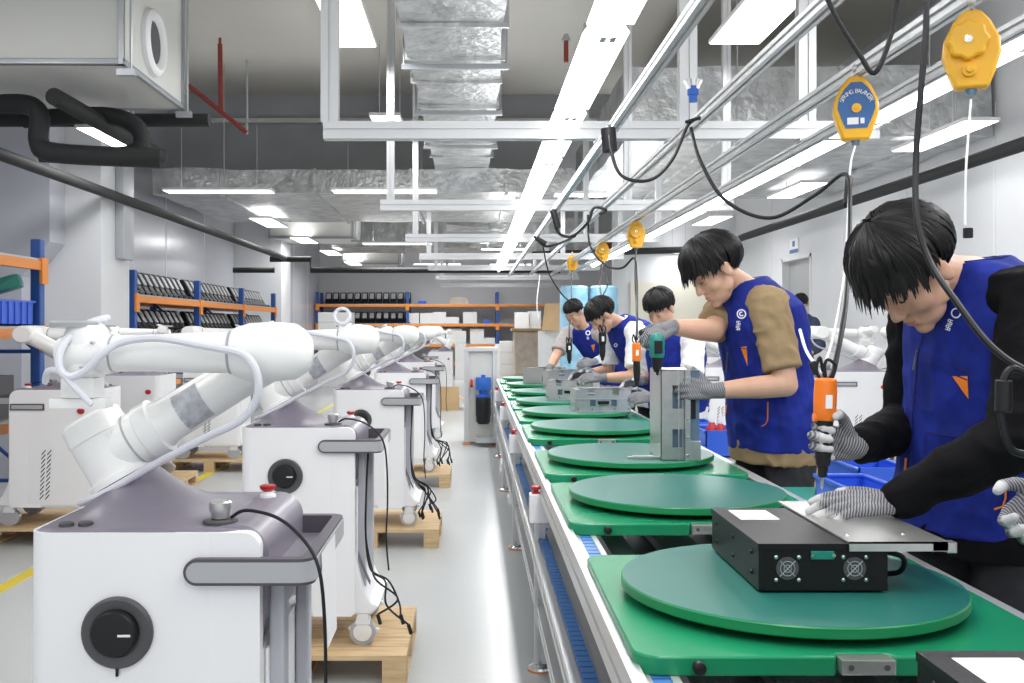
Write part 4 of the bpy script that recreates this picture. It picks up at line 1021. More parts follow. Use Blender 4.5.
for x in (-.075, .25): MB().lathe((x, 11.23, 0), (0, 0, 1), [(0, .045), (.01, .045), (.03, .015)], 16).build('foot', M['pfoot'], mc)

# bins beside the conveyor
def bin_(label, x0, x1, y0, y1, z0, h, tilt=True):
    t = thing('parts_bin', label, 'bin', ((x0 + x1) / 2, y0, z0))
    e = .006
    mb = MB().box(x0, x1, y0, y1, z0, z0 + e).box(x0, x0 + e, y0, y1, z0, z0 + h).box(x1 - e, x1, y0, y1, z0, z0 + h).box(x0, x1, y1 - e, y1, z0, z0 + h).box(x0, x1, y0, y0 + e, z0, z0 + h * (.7 if tilt else 1))
    mb.build('bin_body', M['bin'], t, smooth=False)
    MB().box(x0 - .008, x1 + .008, y1 - .01, y1 + .006, z0 + h - .012, z0 + h).box(x0 - .008, x0 + .01, y0, y1, z0 + h - .012, z0 + h).box(x1 - .01, x1 + .008, y0, y1, z0 + h - .012, z0 + h).build('rim', M['bin'], t, smooth=False, bev=.003)
    return t
# service shelf along the right side, behind the bins
sv = thing('side_table', 'narrow grey side table holding bins right of the conveyor', 'table', (1.3, 3.0, 0))
MB().box(1.115, 1.50, 2.95, 3.75, .70, .72).build('table_top', M['greenbag'], sv, smooth=False)
for x in (1.14, 1.48):
    for y in (2.98, 3.72): MB().box(x - .015, x + .015, y - .015, y + .015, 0, .70).build('leg', M['alu'], sv, smooth=False)
bin_('nearest blue bin, open front, in front of the black sleeved worker', 1.13, 1.29, 3.02, 3.30, .722, .115)
bin_('deeper blue bin behind the nearest blue bin', 1.28, 1.47, 3.32, 3.62, .722, .13, False)
sv2 = thing('side_table', 'low grey table with blue bin beyond the tan shirted worker', 'table', (1.3, 4.9, 0))
MB().box(1.13, 1.75, 4.85, 5.7, .66, .68).build('table_top', M['alu'], sv2, smooth=False)
for x in (1.15, 1.73):
    for y in (4.88, 5.67): MB().box(x - .015, x + .015, y - .015, y + .015, 0, .66).build('leg', M['alu'], sv2, smooth=False)
bin_('blue bin with red bottles between chassis and tan shirt', 1.14, 1.40, 4.9, 5.2, .682, .13, False)
sv3 = thing('side_table', 'low grey table with a blue bin beside the bent worker', 'table', (1.3, 5.3, 0))
MB().box(1.13, 1.50, 5.75, 6.0, .62, .64).build('table_top', M['alu'], sv3, smooth=False)
for x in (1.15, 1.48):
    for y in (5.77, 5.98): MB().box(x - .012, x + .012, y - .012, y + .012, 0, .62).build('leg', M['alu'], sv3, smooth=False)
bin_('blue bin between the middle workers beyond the second glove', 1.15, 1.38, 5.77, 5.98, .642, .13, False)
def bottle(x, y, z, s, label):
    t = thing('bottle', label, 'bottle', (x, y, z), 'red and white bottles in the blue bin')
    MB().lathe((x, y, z), (0, 0, 1), [(0, .024 * s), (.003, .026 * s), (.10 * s, .026 * s), (.12 * s, .015 * s), (.13 * s, .011 * s)], 18).build('bottle_body', M['red'], t)
    MB().lathe((x, y, z + .13 * s), (0, 0, 1), [(0, .012 * s), (.02 * s, .012 * s), (.05 * s, .003 * s)], 14).build('nozzle', M['wlabel'], t)
    MB().lathe((x, y, z + .03 * s), (0, 0, 1), [(0, .0265 * s), (.05 * s, .0265 * s)], 18).build('bottle_label', M['wlabel'], t)
bottle(1.19, 4.98, .69, 1.2, 'left red and white bottle standing in the blue bin')
bottle(1.25, 5.05, .69, 1.1, 'right red and white bottle standing in the blue bin')
# exit sign style sign above the door
sg = thing('door_sign', 'small blue and white sign above the grey door', 'sign', (WR - .02, 14.3, 2.38))
MB().box(WR - .014, WR, 14.12, 14.48, 2.38, 2.58).build('sign_board', M['wlabel'], sg, smooth=False)
MB().box(WR - .017, WR - .014, 14.12, 14.48, 2.38, 2.43).box(WR - .017, WR - .014, 14.25, 14.35, 2.47, 2.55).build('sign_print', M['blabel'], sg, smooth=False)
# grey cabinet and electrical box on the far left
tag(MB().box(-4.25, -3.85, 16.9, 17.5, .0, 1.3, bev=.02).build('grey_cabinet', M['galv'], smooth=False), 'grey upright cabinet beside the far left column', 'cabinet')
# ------------------------------------------------------------------ people
def wrinkle(mb, amp, fr, seed=0, sq=(1, 1, 1)):
    o = Vector((seed * 3.1, seed * 1.7, seed))
    for i, v in enumerate(mb.v):
        q = Vector((v.x * sq[0], v.y * sq[1], v.z * sq[2])) * fr + o
        n1 = noise.noise(q + Vector((noise.noise(q * .7), 0, 0)) * 1.5)
        mb.v[i] = v + mb.normals[i] * amp * (1 - 2.2 * abs(n1) + .5 * noise.noise(q * 2.3))
    return mb
def ring(c, ac, fr, a, b, n=28, p=2.4):
    o = []
    for i in range(n):
        t = 2 * PI * i / n; x, y = math.cos(t), math.sin(t)
        q = (abs(x) ** p + abs(y) ** p) ** (-1 / p)
        o.append(c + ac * (a * x * q) + fr * (b * y * q))
    return o
def lerp(a, b, t): return a + (b - a) * t

def head_shapes(mb, T, s):
    R = T.to_3x3()
    def E(c, r, rot=None):
        rr = R @ (rot if rot else Matrix.Identity(3))
        mb.ell(T @ (Vector(c) * s), [x * s for x in r], rr, 22, 14)
    def Cp(a, b, r0, r1): mb.cap(T @ (Vector(a) * s), T @ (Vector(b) * s), r0 * s, r1 * s, 14)
    E((-.010, 0, .035), (.092, .074, .082)); E((.030, 0, -.028), (.058, .059, .080)); E((.036, 0, -.076), (.047, .046, .038))
    E((.066, 0, -.100), (.019, .022, .016))
    for y in (-1, 1):
        E((.052, y * .036, -.032), (.029, .024, .028)); E((.070, y * .031, .000), (.0175, .0165, .0115))
        E((.012, y * .046, -.062), (.026, .010, .022))
        E((-.004, y * .079, -.012), (.019, .010, .033), Matrix.Rotation(.25, 3, 'Y')); E((-.006, y * .084, .004), (.015, .008, .018))
    E((.074, 0, .024), (.017, .050, .012))
    Cp((.086, 0, .008), (.104, 0, -.032), .0085, .0105); E((.098, .012, -.036), (.009, .007, .0075)); E((.098, -.012, -.036), (.009, .007, .0075))
    E((.082, 0, -.062), (.010, .021, .0065)); E((.080, 0, -.074), (.010, .018, .007))

def hair_mesh(T, s, fringe, seed, vol=1.0, nl=330, sidelen=1.0):
    rnd = random.Random(seed); mb = MB(); g = T.to_3x3().inverted() @ Vector((0, 0, -1))
    C0 = Vector((-.012, 0, .036)); RR = Vector((.101, .083, .090)) * vol
    def surf(th, ph, k=1.0): return C0 + Vector((RR.x * math.sin(th) * math.cos(ph), RR.y * math.sin(th) * math.sin(ph), RR.z * math.cos(th))) * k
    def endth(ph):
        a = abs(math.atan2(math.sin(ph), math.cos(ph)))
        if a < .85: return 1.22
        if a < 1.35: return 1.22 + (a - .85) / .5 * .50
        if a < 1.62: return 1.72
        if a < 1.95: return 1.72 + (a - 1.62) / .33 * .42
        return 2.14 + (a - 1.95) / 1.19 * .26
    n, m = 40, 14; vs = []; fs = []
    for j in range(m + 1):
        for i in range(n):
            ph = 2 * PI * i / n; th = max(endth(ph) * j / m, .001); vs.append(surf(th, ph, .985 - .12 * (j / m) ** 4))
    for i in range(n):
        ph = 2 * PI * i / n; vs.append(surf(endth(ph) * 1.02, ph, .80 / vol))
    for j in range(m + 1):
        for i in range(n):
            k = (i + 1) % n; fs.append([j * n + i, (j + 1) * n + i, (j + 1) * n + k, j * n + k])
    mb.add(vs, fs)
    for q in range(nl):
        ph = rnd.uniform(-PI, PI); a = abs(ph); e = endth(ph) * rnd.uniform(.93, 1.06)
        t0 = rnd.uniform(.02, .62) * e; L = []; K = 7; tw = rnd.uniform(-.22, .22); k0 = rnd.uniform(.99, 1.05)
        for j in range(K):
            t = j / (K - 1); th = lerp(t0, e, t); L.append(surf(th, ph + tw * t, k0 + .035 * math.sin(PI * t) - (.13 * max(0, (th / endth(ph) - .6) / .4) ** 2 if a > 1.3 else 0)))
        ext = 0
        if a < 1.1: ext = fringe * rnd.uniform(.6, 1.15)
        elif a < 1.6: ext = fringe * .5 * sidelen * rnd.uniform(.4, 1.1)
        else: ext = .012 * rnd.uniform(.3, 1.2)
        d = (L[-1] - L[-2]).normalized()
        for j in range(3):
            d = (d + g * .35).normalized(); L.append(L[-1] + d * ext / 3)
        w = rnd.uniform(.0065, .011); rings = []
        for j, p in enumerate(L):
            t = j / (len(L) - 1); tg = (L[min(j + 1, len(L) - 1)] - L[max(j - 1, 0)]).normalized()
            nr = (p - C0).normalized(); sd = tg.cross(nr).normalized(); ww = w * (1 - t ** 3) * (.5 + .5 * min(1, t * 4)) + .0006
            th = .0035 * (1 - t ** 2) + .0004
            rings.append([p + sd * ww, p + nr * th, p - sd * ww, p - nr * th])
        mb.rings(rings)
    mb.v = [T @ (v * s) for v in mb.v]
    return mb

def hand_mesh(wr, d, pn, thumb_side, curl, s=1.0, thumb_curl=.4, spread=.06, vox=.0032, fore=None):
    """glove: wrist point, direction to the knuckles, palm normal (out of the palm), sideways unit vector to the thumb"""
    wr = Vector(wr); d = Vector(d).normalized(); pn = Vector(pn); pn = (pn - d * pn.dot(d)).normalized()
    sd = d.cross(pn).normalized(); sd = sd if sd.dot(Vector(thumb_side)) > 0 else -sd
    mb = MB(); tips = []
    K = []
    for i, (o, l) in enumerate(((.030, .088), (.010, .093), (-.011, .089), (-.030, .080))):
        K.append(wr + (sd * o + d * l) * s)
    for i, k in enumerate(K): mb.cap(wr + (sd * (.018 - .012 * i) + d * .012) * s, k, .0155 * s, .0125 * s, 12)
    for i in range(3): mb.cap(lerp(K[i], K[i + 1], .5) - d * .03 * s, lerp(K[i], K[i + 1], .5) - d * .004 * s, .0135 * s, .0115 * s, 10)
    LEN = (.074, .082, .076, .060)
    for i, k in enumerate(K):
        c = curl[i] if isinstance(curl[i], (list, tuple)) else (curl[i], curl[i] * 1.1, curl[i] * .8)
        a = 0; p = k; dd = (d + sd * spread * (1.5 - i)).normalized(); r = (.0112, .0102, .0094, .0084)
        for j, f in enumerate((.46, .30, .24)):
            a += c[j]; v = dd * math.cos(a) + pn * math.sin(a); q = p + v * LEN[i] * f * s
            mb.cap(p, q, r[j] * s * (.9 if i == 3 else 1), r[j + 1] * s * (.9 if i == 3 else 1), 12); p = q
        tips.append(p)
    p = wr + (sd * .022 + d * .022) * s; a = 0
    v0 = (d * .55 + sd * .80 + pn * .25).normalized()
    for j, (l, r0, r1) in enumerate(((.042, .0165, .0130), (.034, .0125, .0112), (.028, .0112, .0092))):
        a += thumb_curl * (0 if j == 0 else 1); v = (v0 * math.cos(a) + (d * .6 + pn * .8 - sd * .3).normalized() * math.sin(a)).normalized()
        q = p + v * l * s; mb.cap(p, q, r0 * s, r1 * s, 12); p = q
    tips.append(p)
    fo = (-d if fore is None else fore); mb.cap(wr + fo * .040 * s, wr, .031 * s, .028 * s, 18); mb.cap(wr, wr + d * .03 * s, .028 * s, .024 * s, 18)
    out = voxel(mb, vox * s, 3)
    out.bands = []
    for v in out.v:
        t = min((v - q).length for q in tips)
        out.bands.append(((v - wr).dot(d) + .25 * (v - wr).dot(sd), 0, max(0.0, min(1.0, (.032 * s - t) / (.010 * s)))))
    return out
def put_glove(mb, parent, name='glove'):
    o = mb.build(name, M['glove'], parent, weld=False)
    at = o.data.attributes.new('band', 'FLOAT_VECTOR', 'POINT')
    at.data.foreach_set('vector', [c for b in mb.bands for c in b]); return o

CAMP = Vector((0, 0, H))
class Target:
    def __init__(s, o):
        M_ = Vector((0, 0, 0)); p = o.parent
        while p: M_ += p.location; p = p.parent
        s.org = M_; s.t = BVHTree.FromPolygons([v.co + M_ for v in o.data.vertices], [p.vertices[:] for p in o.data.polygons])
    def hit(s, px, py, off=.002):
        r = (P(px, py, 1.0) - CAMP).normalized(); h = s.t.ray_cast(CAMP, r)
        if h[0] is None: return None
        n = h[1]; n = n if n.dot(r) < 0 else -n
        return h[0] + n * off
def stroke(tg, mb, pts, w, off=.0022):
    """flat cloth strip laid on the surface along pixel points, w in pixels"""
    P2 = []
    for i in range(len(pts) - 1):
        a, b = Vector(pts[i]), Vector(pts[i + 1]); n = max(1, int((b - a).length / 2))
        for k in range(n): P2.append(a + (b - a) * k / n)
    P2.append(Vector(pts[-1])); L = []; Rr = []
    for i, p in enumerate(P2):
        d = (P2[min(i + 1, len(P2) - 1)] - P2[max(i - 1, 0)])
        if d.length < 1e-6: continue
        d.normalize(); n = Vector((-d.y, d.x)); L.append(tg.hit(*(p + n * w / 2), off)); Rr.append(tg.hit(*(p - n * w / 2), off))
    for i in range(len(L) - 1):
        q = [L[i], L[i + 1], Rr[i + 1], Rr[i]]
        if all(x is not None for x in q) and max((q[0] - x).length for x in q) < .12: mb.add(q, [(0, 1, 2, 3)])
def tri_patch(tg, mb, tri, n=8, off=.0025):
    a, b, c = map(Vector, tri); g = {}
    for i in range(n + 1):
        for j in range(n + 1 - i):
            p = a + (b - a) * i / n + (c - a) * j / n; g[i, j] = tg.hit(p.x, p.y, off)
    for i in range(n):
        for j in range(n - i):
            q = [g[i, j], g[i + 1, j], g[i, j + 1]]
            if all(x is not None for x in q): mb.add(q, [(0, 1, 2)])
            if j < n - i - 1:
                q = [g[i + 1, j], g[i + 1, j + 1], g[i, j + 1]]
                if all(x is not None for x in q): mb.add(q, [(0, 1, 2)])

def person(label, J, top, trous='trouser', vest=True, sleeve='short', vox=.006, sc=1.0, hands=None, fringe=.03, hseed=1, hvol=1.0, collar=None, hsc=1.0, smult=1.0):
    """J: pelvis, neck, head, hf (head forward), body_f (front of the body), Ls Le Lw Rs Re Rw"""
    foot = Vector((J['pelvis'].x, J['pelvis'].y, 0))
    t = thing('person', label, 'person', foot)
    up = Vector((0, 0, 1)); fb = Vector((J['body_f'][0], J['body_f'][1], 0)).normalized(); lf = up.cross(fb).normalized()
    pel, nb, hc = J['pelvis'], J['neck'], J['head']
    sp = (nb - pel); su = sp.normalized(); ac = (J['Ls'] - J['Rs']).normalized(); fr = ac.cross(su).normalized()
    fr = fr if fr.dot(fb) > 0 else -fr
    bow = -fr * .025 * sc
    def torso(g, top_a=.150, z0=-.10, neck=True, hem=0):
        R = [ring(pel + up * z0 * sc, lf, fb, (.150 + hem) * sc + g, (.105 + hem) * sc + g), ring(pel, lf, fb, (.168 + hem * .6) * sc + g, (.115 + hem * .6) * sc + g),
             ring(lerp(pel, nb, .33) + bow * .3, lerp(lf, ac, .4).normalized(), lerp(fb, fr, .5).normalized(), .150 * sc + g, .105 * sc + g),
             ring(lerp(pel, nb, .62) + bow, ac, fr, .168 * sc + g, .118 * sc + g), ring(lerp(pel, nb, .82) + bow * 1.0, ac, fr, .168 * sc + g, .108 * sc + g),
             ring(lerp(pel, nb, .93) + bow * .4, ac, fr, top_a * sc + g, .080 * sc + g), ring(lerp(pel, nb, 1.0), ac, fr, .085 * sc + g, .062 * sc + g)]
        if neck: R.append(ring(nb + su * .025, ac, fr, .062 * sc + g * .6, .058 * sc + g * .6))
        return R
    # head frame
    hf = Vector(J['hf']).normalized(); hu = (nb - hc) * -1; hu = hu + up * .25
    if 'hu' in J: hu = Vector(J['hu'])
    hu = (hu - hf * hu.dot(hf)).normalized(); hl = hu.cross(hf).normalized()
    T = Matrix((hf, hl, hu)).transposed().to_4x4(); T.translation = hc
    hs = sc * hsc
    mb = MB(); mb.rings(torso(0)); head_shapes(mb, T, hs)
    mb.cap(nb - su * .02, T @ (Vector((-.022, 0, -.035)) * hs), .056 * sc, .050 * sc, 18)
    for S in 'LR':
        s_, e_, w_ = J[S + 's'], J[S + 'e'], J[S + 'w']
        mb.cap(lerp(s_, nb - su * .06, .35), s_, .06 * sc, .056 * sc); mb.cap(s_, e_, .056 * sc, .043 * sc)
        mb.cap(e_, lerp(e_, w_, .35), .043 * sc, .042 * sc); mb.cap(lerp(e_, w_, .35), w_, .042 * sc, .028 * sc)
    hips = {}
    for S, g in (('L', 1), ('R', -1)):
        hp = pel + lf * .09 * g * sc - up * .06; kn = Vector((hp.x, hp.y, .50 * min(1.05, pel.z / .92))) + lf * .01 * g + fb * .02; an = Vector((kn.x, kn.y, .09)) - fb * .03
        hips[S] = (hp, kn, an)
        mb.cap(hp, kn, .085 * sc, .055 * sc); mb.cap(kn, an, .055 * sc, .038 * sc)
        mb.cap(an - up * .03 - fb * .03, an - up * .045 + fb * .14, .04, .032)
    body = voxel(mb, vox, 4, .45).build('body', M['skin'], t, weld=False)
    # face details
    def loc(p): return T @ (Vector(p) * hs)
    for y in (-1, 1):
        MB().tube([loc((.086 - .006 * abs(k - 2) ** 1.3 * .5, y * (.016 + .0085 * k), .027 + .0035 * math.sin(k * .8))) for k in range(5)], .003 * hs, 6, [.0016, .0032, .0034, .0028, .0012]).build('eyebrow', M['brow'], t)
        MB().tube([loc((.0885 - .0022 * (k - 2) ** 2 * .9, y * (.019 + .006 * k), -.003 - .0012 * (k - 2) ** 2 * -.6)) for k in range(5)], .0016, 5, [.0008, .0017, .0019, .0017, .0009]).build('eyelash', M['brow'], t)
    MB().ell(loc((.0865, 0, -.0630)), (.0055 * hs, .018 * hs, .0040 * hs), T.to_3x3()).ell(loc((.0845, 0, -.0725)), (.0058 * hs, .0155 * hs, .0048 * hs), T.to_3x3()).build('lips', M['lip'], t)
    hair_mesh(T, hs, fringe, hseed, hvol).build('hair', M['hair'], t, weld=False)
    # trousers
    mb = MB(); mb.rings([ring(pel - up * .12, lf, fb, .150 * sc, .110 * sc), ring(pel - up * .02, lf, fb, .175 * sc, .122 * sc), ring(pel + up * .08, lf, fb, .160 * sc, .112 * sc)])
    for S in 'LR':
        hp, kn, an = hips[S]; mb.cap(hp, kn, .100 * sc, .073 * sc); mb.cap(kn, an + up * .01, .073 * sc, .060 * sc)
    wrinkle(voxel(mb, vox * 1.6, 5), .006, 9, 1).build('trousers', M[trous], t, weld=False)
    for S in 'LR':
        hp, kn, an = hips[S]; q = MB(); q.cap(an - up * .045 - fb * .04, an - up * .05 + fb * .13, .044, .038); q.v = [Vector((v.x, v.y, max(.003, v.z))) for v in q.v]
        q.build('shoe', M['blk'], t)
    # shirt
    mb = MB(); mb.rings(torso(.014 * sc, z0=-.15, hem=.022))
    for S in 'LR':
        s_, e_, w_ = J[S + 's'], J[S + 'e'], J[S + 'w']
        mb.cap(lerp(s_, nb - su * .06, .4), s_, .070 * sc, .070 * sc)
        if sleeve == 'short':
            en = lerp(s_, e_, .80); d = (en - s_).normalized()
            mb.lathe(s_, d, [(-.02, .04 * sc), (0, .071 * sc), ((en - s_).length, .068 * sc), ((en - s_).length + .001, .02)], 20)
        else:
            mb.cap(s_, e_, .072 * sc, .060 * sc); mb.cap(e_, lerp(e_, w_, .5), .060 * sc, .054 * sc); mb.cap(lerp(e_, w_, .5), lerp(e_, w_, .92), .054 * sc, .040 * sc)
    wrinkle(voxel(mb, vox * 1.2, 4), .006, 10, 2, (1, 1, 1.3)).build('shirt', M[top], t, weld=False)
    vo = None
    if vest:
        mb = MB(); mb.rings(torso(.030 * sc, top_a=.128, z0=-.10, hem=.012))
        vo = wrinkle(voxel(mb, vox * 1.1, 3), .0045, 9, 3).build('vest', M['vest'], t, weld=False)
        cl = MB(); n = 30
        R0 = ring(nb + su * .000 - fr * .0, ac, fr, .084 * sc, .076 * sc, n); R1 = ring(nb + su * .030 - fr * .004, ac, fr, .076 * sc, .070 * sc, n)
        R2 = [lerp(p, nb + su * .03, .10) for p in R1]; R3 = [lerp(p, nb, .12) for p in R0]
        cl.rings([R0, R1, R2, R3], cap=False).build('collar', M[collar or 'vest'], t)
    # gloves
    if hands:
        for S, h in hands.items(): put_glove(hand_mesh(J[S + 'w'], *h[0:3], h[3], s=h[4] if len(h) > 4 else sc, thumb_curl=h[5] if len(h) > 5 else .4, vox=h[6] if len(h) > 6 else .0032, fore=(J[S + 'e'] - J[S + 'w']).normalized()), t)
    return t, vo, T

V = Vector
# --- A: nearest worker, black long sleeves
A_ = dict(pelvis=V((1.27, 2.50, .92)), neck=V((1.215, 2.43, 1.455)), head=P(910, 272, 2.37), hf=(-.60, -.26, -.78), hu=(-.70, -.20, .66), body_f=(-.92, -.40),
          Ls=V((1.265, 2.245, 1.38)), Le=V((1.15, 2.11, 1.085)), Lw=P(893, 503, 2.17), Rs=V((1.165, 2.60, 1.38)), Re=V((1.155, 2.66, 1.06)), Rw=P(857, 447, 2.405))
pa, vA, TA = person('person in black long sleeves and blue vest leaning over, nearest at right, driving a screw', A_, 'black_cotton', sleeve='long', vox=.0042, sc=1.04,
    hands={'L': ((-1, .10, -.02), (.0, .42, -.90), (-.3, 1, .4), [(.12, .26, .20), (.18, .26, .22), (.24, .30, .22), (.32, .34, .25)], 1.03, .2, .0028),
           'R': ((-1.0, -.10, .16), (.05, -1, .0), (-.2, 0, 1), [(.75, 1.25, .9), (.75, 1.3, .9), (.8, 1.3, .9), (.9, 1.3, .9)], 1.08, .75, .0028)}, fringe=.060, hseed=4, hvol=1.20, hsc=1.06)
# --- B: tan T-shirt
B_ = dict(pelvis=V((1.245, 4.12, .93)), neck=P(747, 287, 4.10), head=P(715, 271, 4.05), hf=(-.80, -.22, -.58), hu=(-.52, 0, .82), body_f=(-.93, -.37),
          Ls=V((1.165, 3.94, 1.405)), Le=P(786, 385, 3.87), Lw=P(712, 391, 3.86), Rs=V((1.075, 4.27, 1.405)), Re=P(713, 331, 4.05), Rw=P(672, 327, 3.97))
pb, vB, TB = person('person in tan T-shirt and blue vest holding the green drill on the upright chassis', B_, 'tan', sleeve='short', vox=.0052, sc=1.07,
    hands={'L': ((-1, -.05, .12), (.15, 1, -.25), (0, .2, 1), [(.5, .5, .3), (.45, .5, .35), (.5, .5, .4), (.6, .6, .4)], 1.08, .3, .0034),
           'R': ((-.80, -.35, -.35), (-.30, .35, -.85), (-.2, 1, .3), [(.7, .9, .5), (.9, 1.1, .6), (1.0, 1.1, .6), (1.0, 1.1, .6)], 1.08, .5, .0034)}, fringe=.062, hseed=9, hvol=1.18, hsc=1.03)
# --- C: white sleeves, mostly hidden behind the upright chassis
C_ = dict(pelvis=V((1.32, 6.42, .88)), neck=P(671, 332, 6.36), head=P(660, 309, 6.28), hf=(-.50, -.62, -.52), body_f=(-.72, -.69),
          Ls=V((1.375, 6.24, 1.22)), Le=V((1.33, 6.08, .97)), Lw=P(652, 397, 6.05), Rs=V((1.12, 6.47, 1.23)), Re=V((1.16, 6.60, .99)), Rw=P(641, 381, 6.40))
pc, vC, TC = person('person in white sleeves and blue vest half hidden behind the upright chassis', C_, 'white_cotton', vox=.0075, sc=1.0,
    hands={'L': ((-1, -.05, -.05), (0, .8, -.6), (0, .5, 1), [.45, .45, .5, .5], 1.05, .3, .006), 'R': ((-1, -.2, -.1), (0, -.6, -.8), (0, -.5, 1), [.4, .4, .45, .5], 1.05, .3, .006)}, fringe=.03, hseed=12, hsc=1.0, hvol=1.1)
# --- D: bent forward, white sleeve
D_ = dict(pelvis=V((1.33, 7.20, .90)), neck=P(621, 323, 7.1), head=P(602, 316, 7.02), hf=(-.72, -.22, -.66), hu=(-.68, -.1, .72), body_f=(-.93, -.36),
          Ls=V((1.14, 6.95, 1.275)), Le=P(634, 377, 6.85), Lw=P(601, 378, 6.88), Rs=V((1.00, 7.26, 1.28)), Re=V((.99, 7.30, 1.0)), Rw=P(588, 373, 7.2))
pd, vD, TD = person('person in white short sleeves and blue vest bent far forward over the line', D_, 'white_cotton', vox=.0075, sc=1.0,
    hands={'L': ((-1, .0, .02), (0, .7, -.7), (0, .5, 1), [.5, .5, .5, .5], 1.05, .3, .006), 'R': ((-1, -.2, -.1), (0, -.6, -.8), (0, -.5, 1), [.4, .4, .45, .5], 1.05, .3, .006)}, fringe=.04, hseed=21, hsc=1.0, hvol=1.1)
# --- E: far worker with grey sleeves
E_ = dict(pelvis=V((1.30, 9.02, .90)), neck=P(584, 329, 8.96), head=P(574, 313, 8.88), hf=(-.50, -.60, -.58), body_f=(-.62, -.78),
          Ls=V((1.15, 8.84, 1.25)), Le=P(613, 352, 8.62), Lw=P(594, 362, 8.45), Rs=V((.86, 9.06, 1.26)), Re=P(556, 356, 8.92), Rw=P(549, 369, 8.75))
pe, vE, TE = person('person in grey short sleeves and blue vest, farthest worker standing at the line', E_, 'grey_cotton', vox=.008, sc=1.0,
    hands={'L': ((-1, -.1, -.15), (0, .7, -.7), (0, .5, 1), [.5, .5, .5, .5], 1.05, .3, .007), 'R': ((-.3, -.4, -.85), (.2, .5, -.5), (1, -.5, 0), [.4, .4, .45, .5], 1.05, .3, .007)}, fringe=.012, hseed=30, hsc=.96)
# --- F: background figure by the right hand carts
F_ = dict(pelvis=V((3.98, 12.3, .92)), neck=P(803, 316, 12.2), head=P(801, 304, 12.08), hf=(-.35, -.70, -.60), body_f=(-.3, -.95),
          Ls=V((4.12, 12.1, 1.37)), Le=V((4.15, 11.95, 1.10)), Lw=V((4.0, 11.78, 1.02)), Rs=V((3.78, 12.2, 1.37)), Re=V((3.70, 12.05, 1.10)), Rw=V((3.80, 11.82, 1.02)))
pf, vF, TF = person('person in dark navy jacket over grey shirt among the carts in the background', F_, 'navy', vest=False, sleeve='long', vox=.009, sc=1.0, fringe=.015, hseed=44)
# --- G: neighbour whose gloved hand just enters the frame at the right edge
G_ = dict(pelvis=V((1.45, 1.35, .92)), neck=V((1.42, 1.38, 1.42)), head=V((1.33, 1.42, 1.60)), hf=(-.8, .1, -.5), body_f=(-.95, .3),
          Ls=V((1.38, 1.19, 1.36)), Le=V((1.40, 1.12, 1.07)), Lw=V((1.20, 1.02, .98)), Rs=V((1.46, 1.57, 1.36)), Re=V((1.33, 1.74, 1.12)), Rw=V((1.045, 1.80, 1.03)))
pg, vG, TG = person('person standing past the right edge, only a gloved hand shows at the frame border', G_, 'black_cotton', sleeve='long', vox=.009, sc=1.0,
    hands={'R': ((-.62, -.1, -.62), (-.3, -.9, 0), (-.6, 0, .7), [.7, .7, .7, .7], 1.0, .5, .0035), 'L': ((-1, .2, -.2), (0, 0, -1), (0, 1, 0), [.4, .4, .4, .4], 1.0, .3, .006)}, fringe=.03, hseed=50)

# --- prints, pockets and piping on the vests
def vest_decals(root, vest, white=(), orange=(), dark=(), tris=(), light=(), seam=()):
    tg = Target(vest)
    for nm_, mt, L in (('vest_logo', 'vwhite', white), ('orange_piping', 'vorange', orange), ('zip', 'dark', dark), ('mesh_panel', 'vestlight', light), ('seam', 'vestdark', seam)):
        if L:
            mb = MB()
            for pts, w in L: stroke(tg, mb, pts, w, .003 if nm_ != 'mesh_panel' else .0015)
            if mb.f: mb.build(nm_, M[mt], root, smooth=False)
    if tris:
        mb = MB()
        for tr in tris: tri_patch(tg, mb, tr)
        if mb.f: mb.build('pocket_corner', M['vorange'], root, smooth=False)
def ringpts(cx, cy, r, a0=0, a1=360, ky=1.0): return [(cx + r * math.cos(math.radians(a)), cy + r * ky * math.sin(math.radians(a))) for a in range(a0, a1 + 1, 24)]
def glyphs(cx, cy, s, rot=0.0, n=2):
    out = []; c, sn = math.cos(rot), math.sin(rot)
    def tr(x, y): return (cx + (x * c - y * sn) * s, cy + (x * sn + y * c) * s)
    for k in range(n):
        o = k * 1.35
        for a in (((-.5, -.5 + o), (.5, -.5 + o)), ((-.5, 0 + o), (.5, 0 + o)), ((-.5, .5 + o), (.5, .5 + o)), ((0, -.5 + o), (0, .5 + o)), ((-.5, -.5 + o), (-.5, .0 + o)), ((.5, 0 + o), (.5, .5 + o))):
            out.append(([tr(*a[0]), tr(*a[1])], s * .2))
    return out
vest_decals(pb, vB, white=[(ringpts(742, 314, 4.2), 1.3), (ringpts(742, 314, 1.8, 30, 300), 1.2)] + glyphs(739, 323, 3.6, .1, 2),
            orange=[([(768, 402), (768, 420), (766, 424), (762, 426)], 1.1), ([(727, 405), (726, 415)], 1.2)],
            dark=[([(728, 352), (727, 372)], 1.0)], tris=[((741, 347), (747, 346), (748, 366))], seam=[([(727, 338), (750, 341)], .8), ([(727, 338), (727, 346), (750, 349)], .8), ([(732, 404), (768, 398)], .8), ([(748, 296), (753, 340), (757, 430)], .8), ([(722, 330), (724, 380), (722, 425)], 1.0)])
vest_decals(pa, vA, white=[(ringpts(957, 313, 4.5), 1.4)] + glyphs(951, 322, 4.5, .35, 2),
            orange=[([(1006, 470), (1006, 498), (1003, 506), (994, 509)], 2.0), ([(907, 458), (906, 474)], 2.5)],
            dark=[([(918, 350), (914, 370)], 2.0)], seam=[([(922, 352), (970, 372)], 1.4), ([(922, 360), (968, 380)], 1.2), ([(926, 432), (985, 440)], 1.4), ([(926, 432), (924, 480)], 1.2), ([(930, 318), (918, 350), (912, 420), (914, 520)], 1.6)], tris=[((953, 376), (968, 376), (969, 399))])
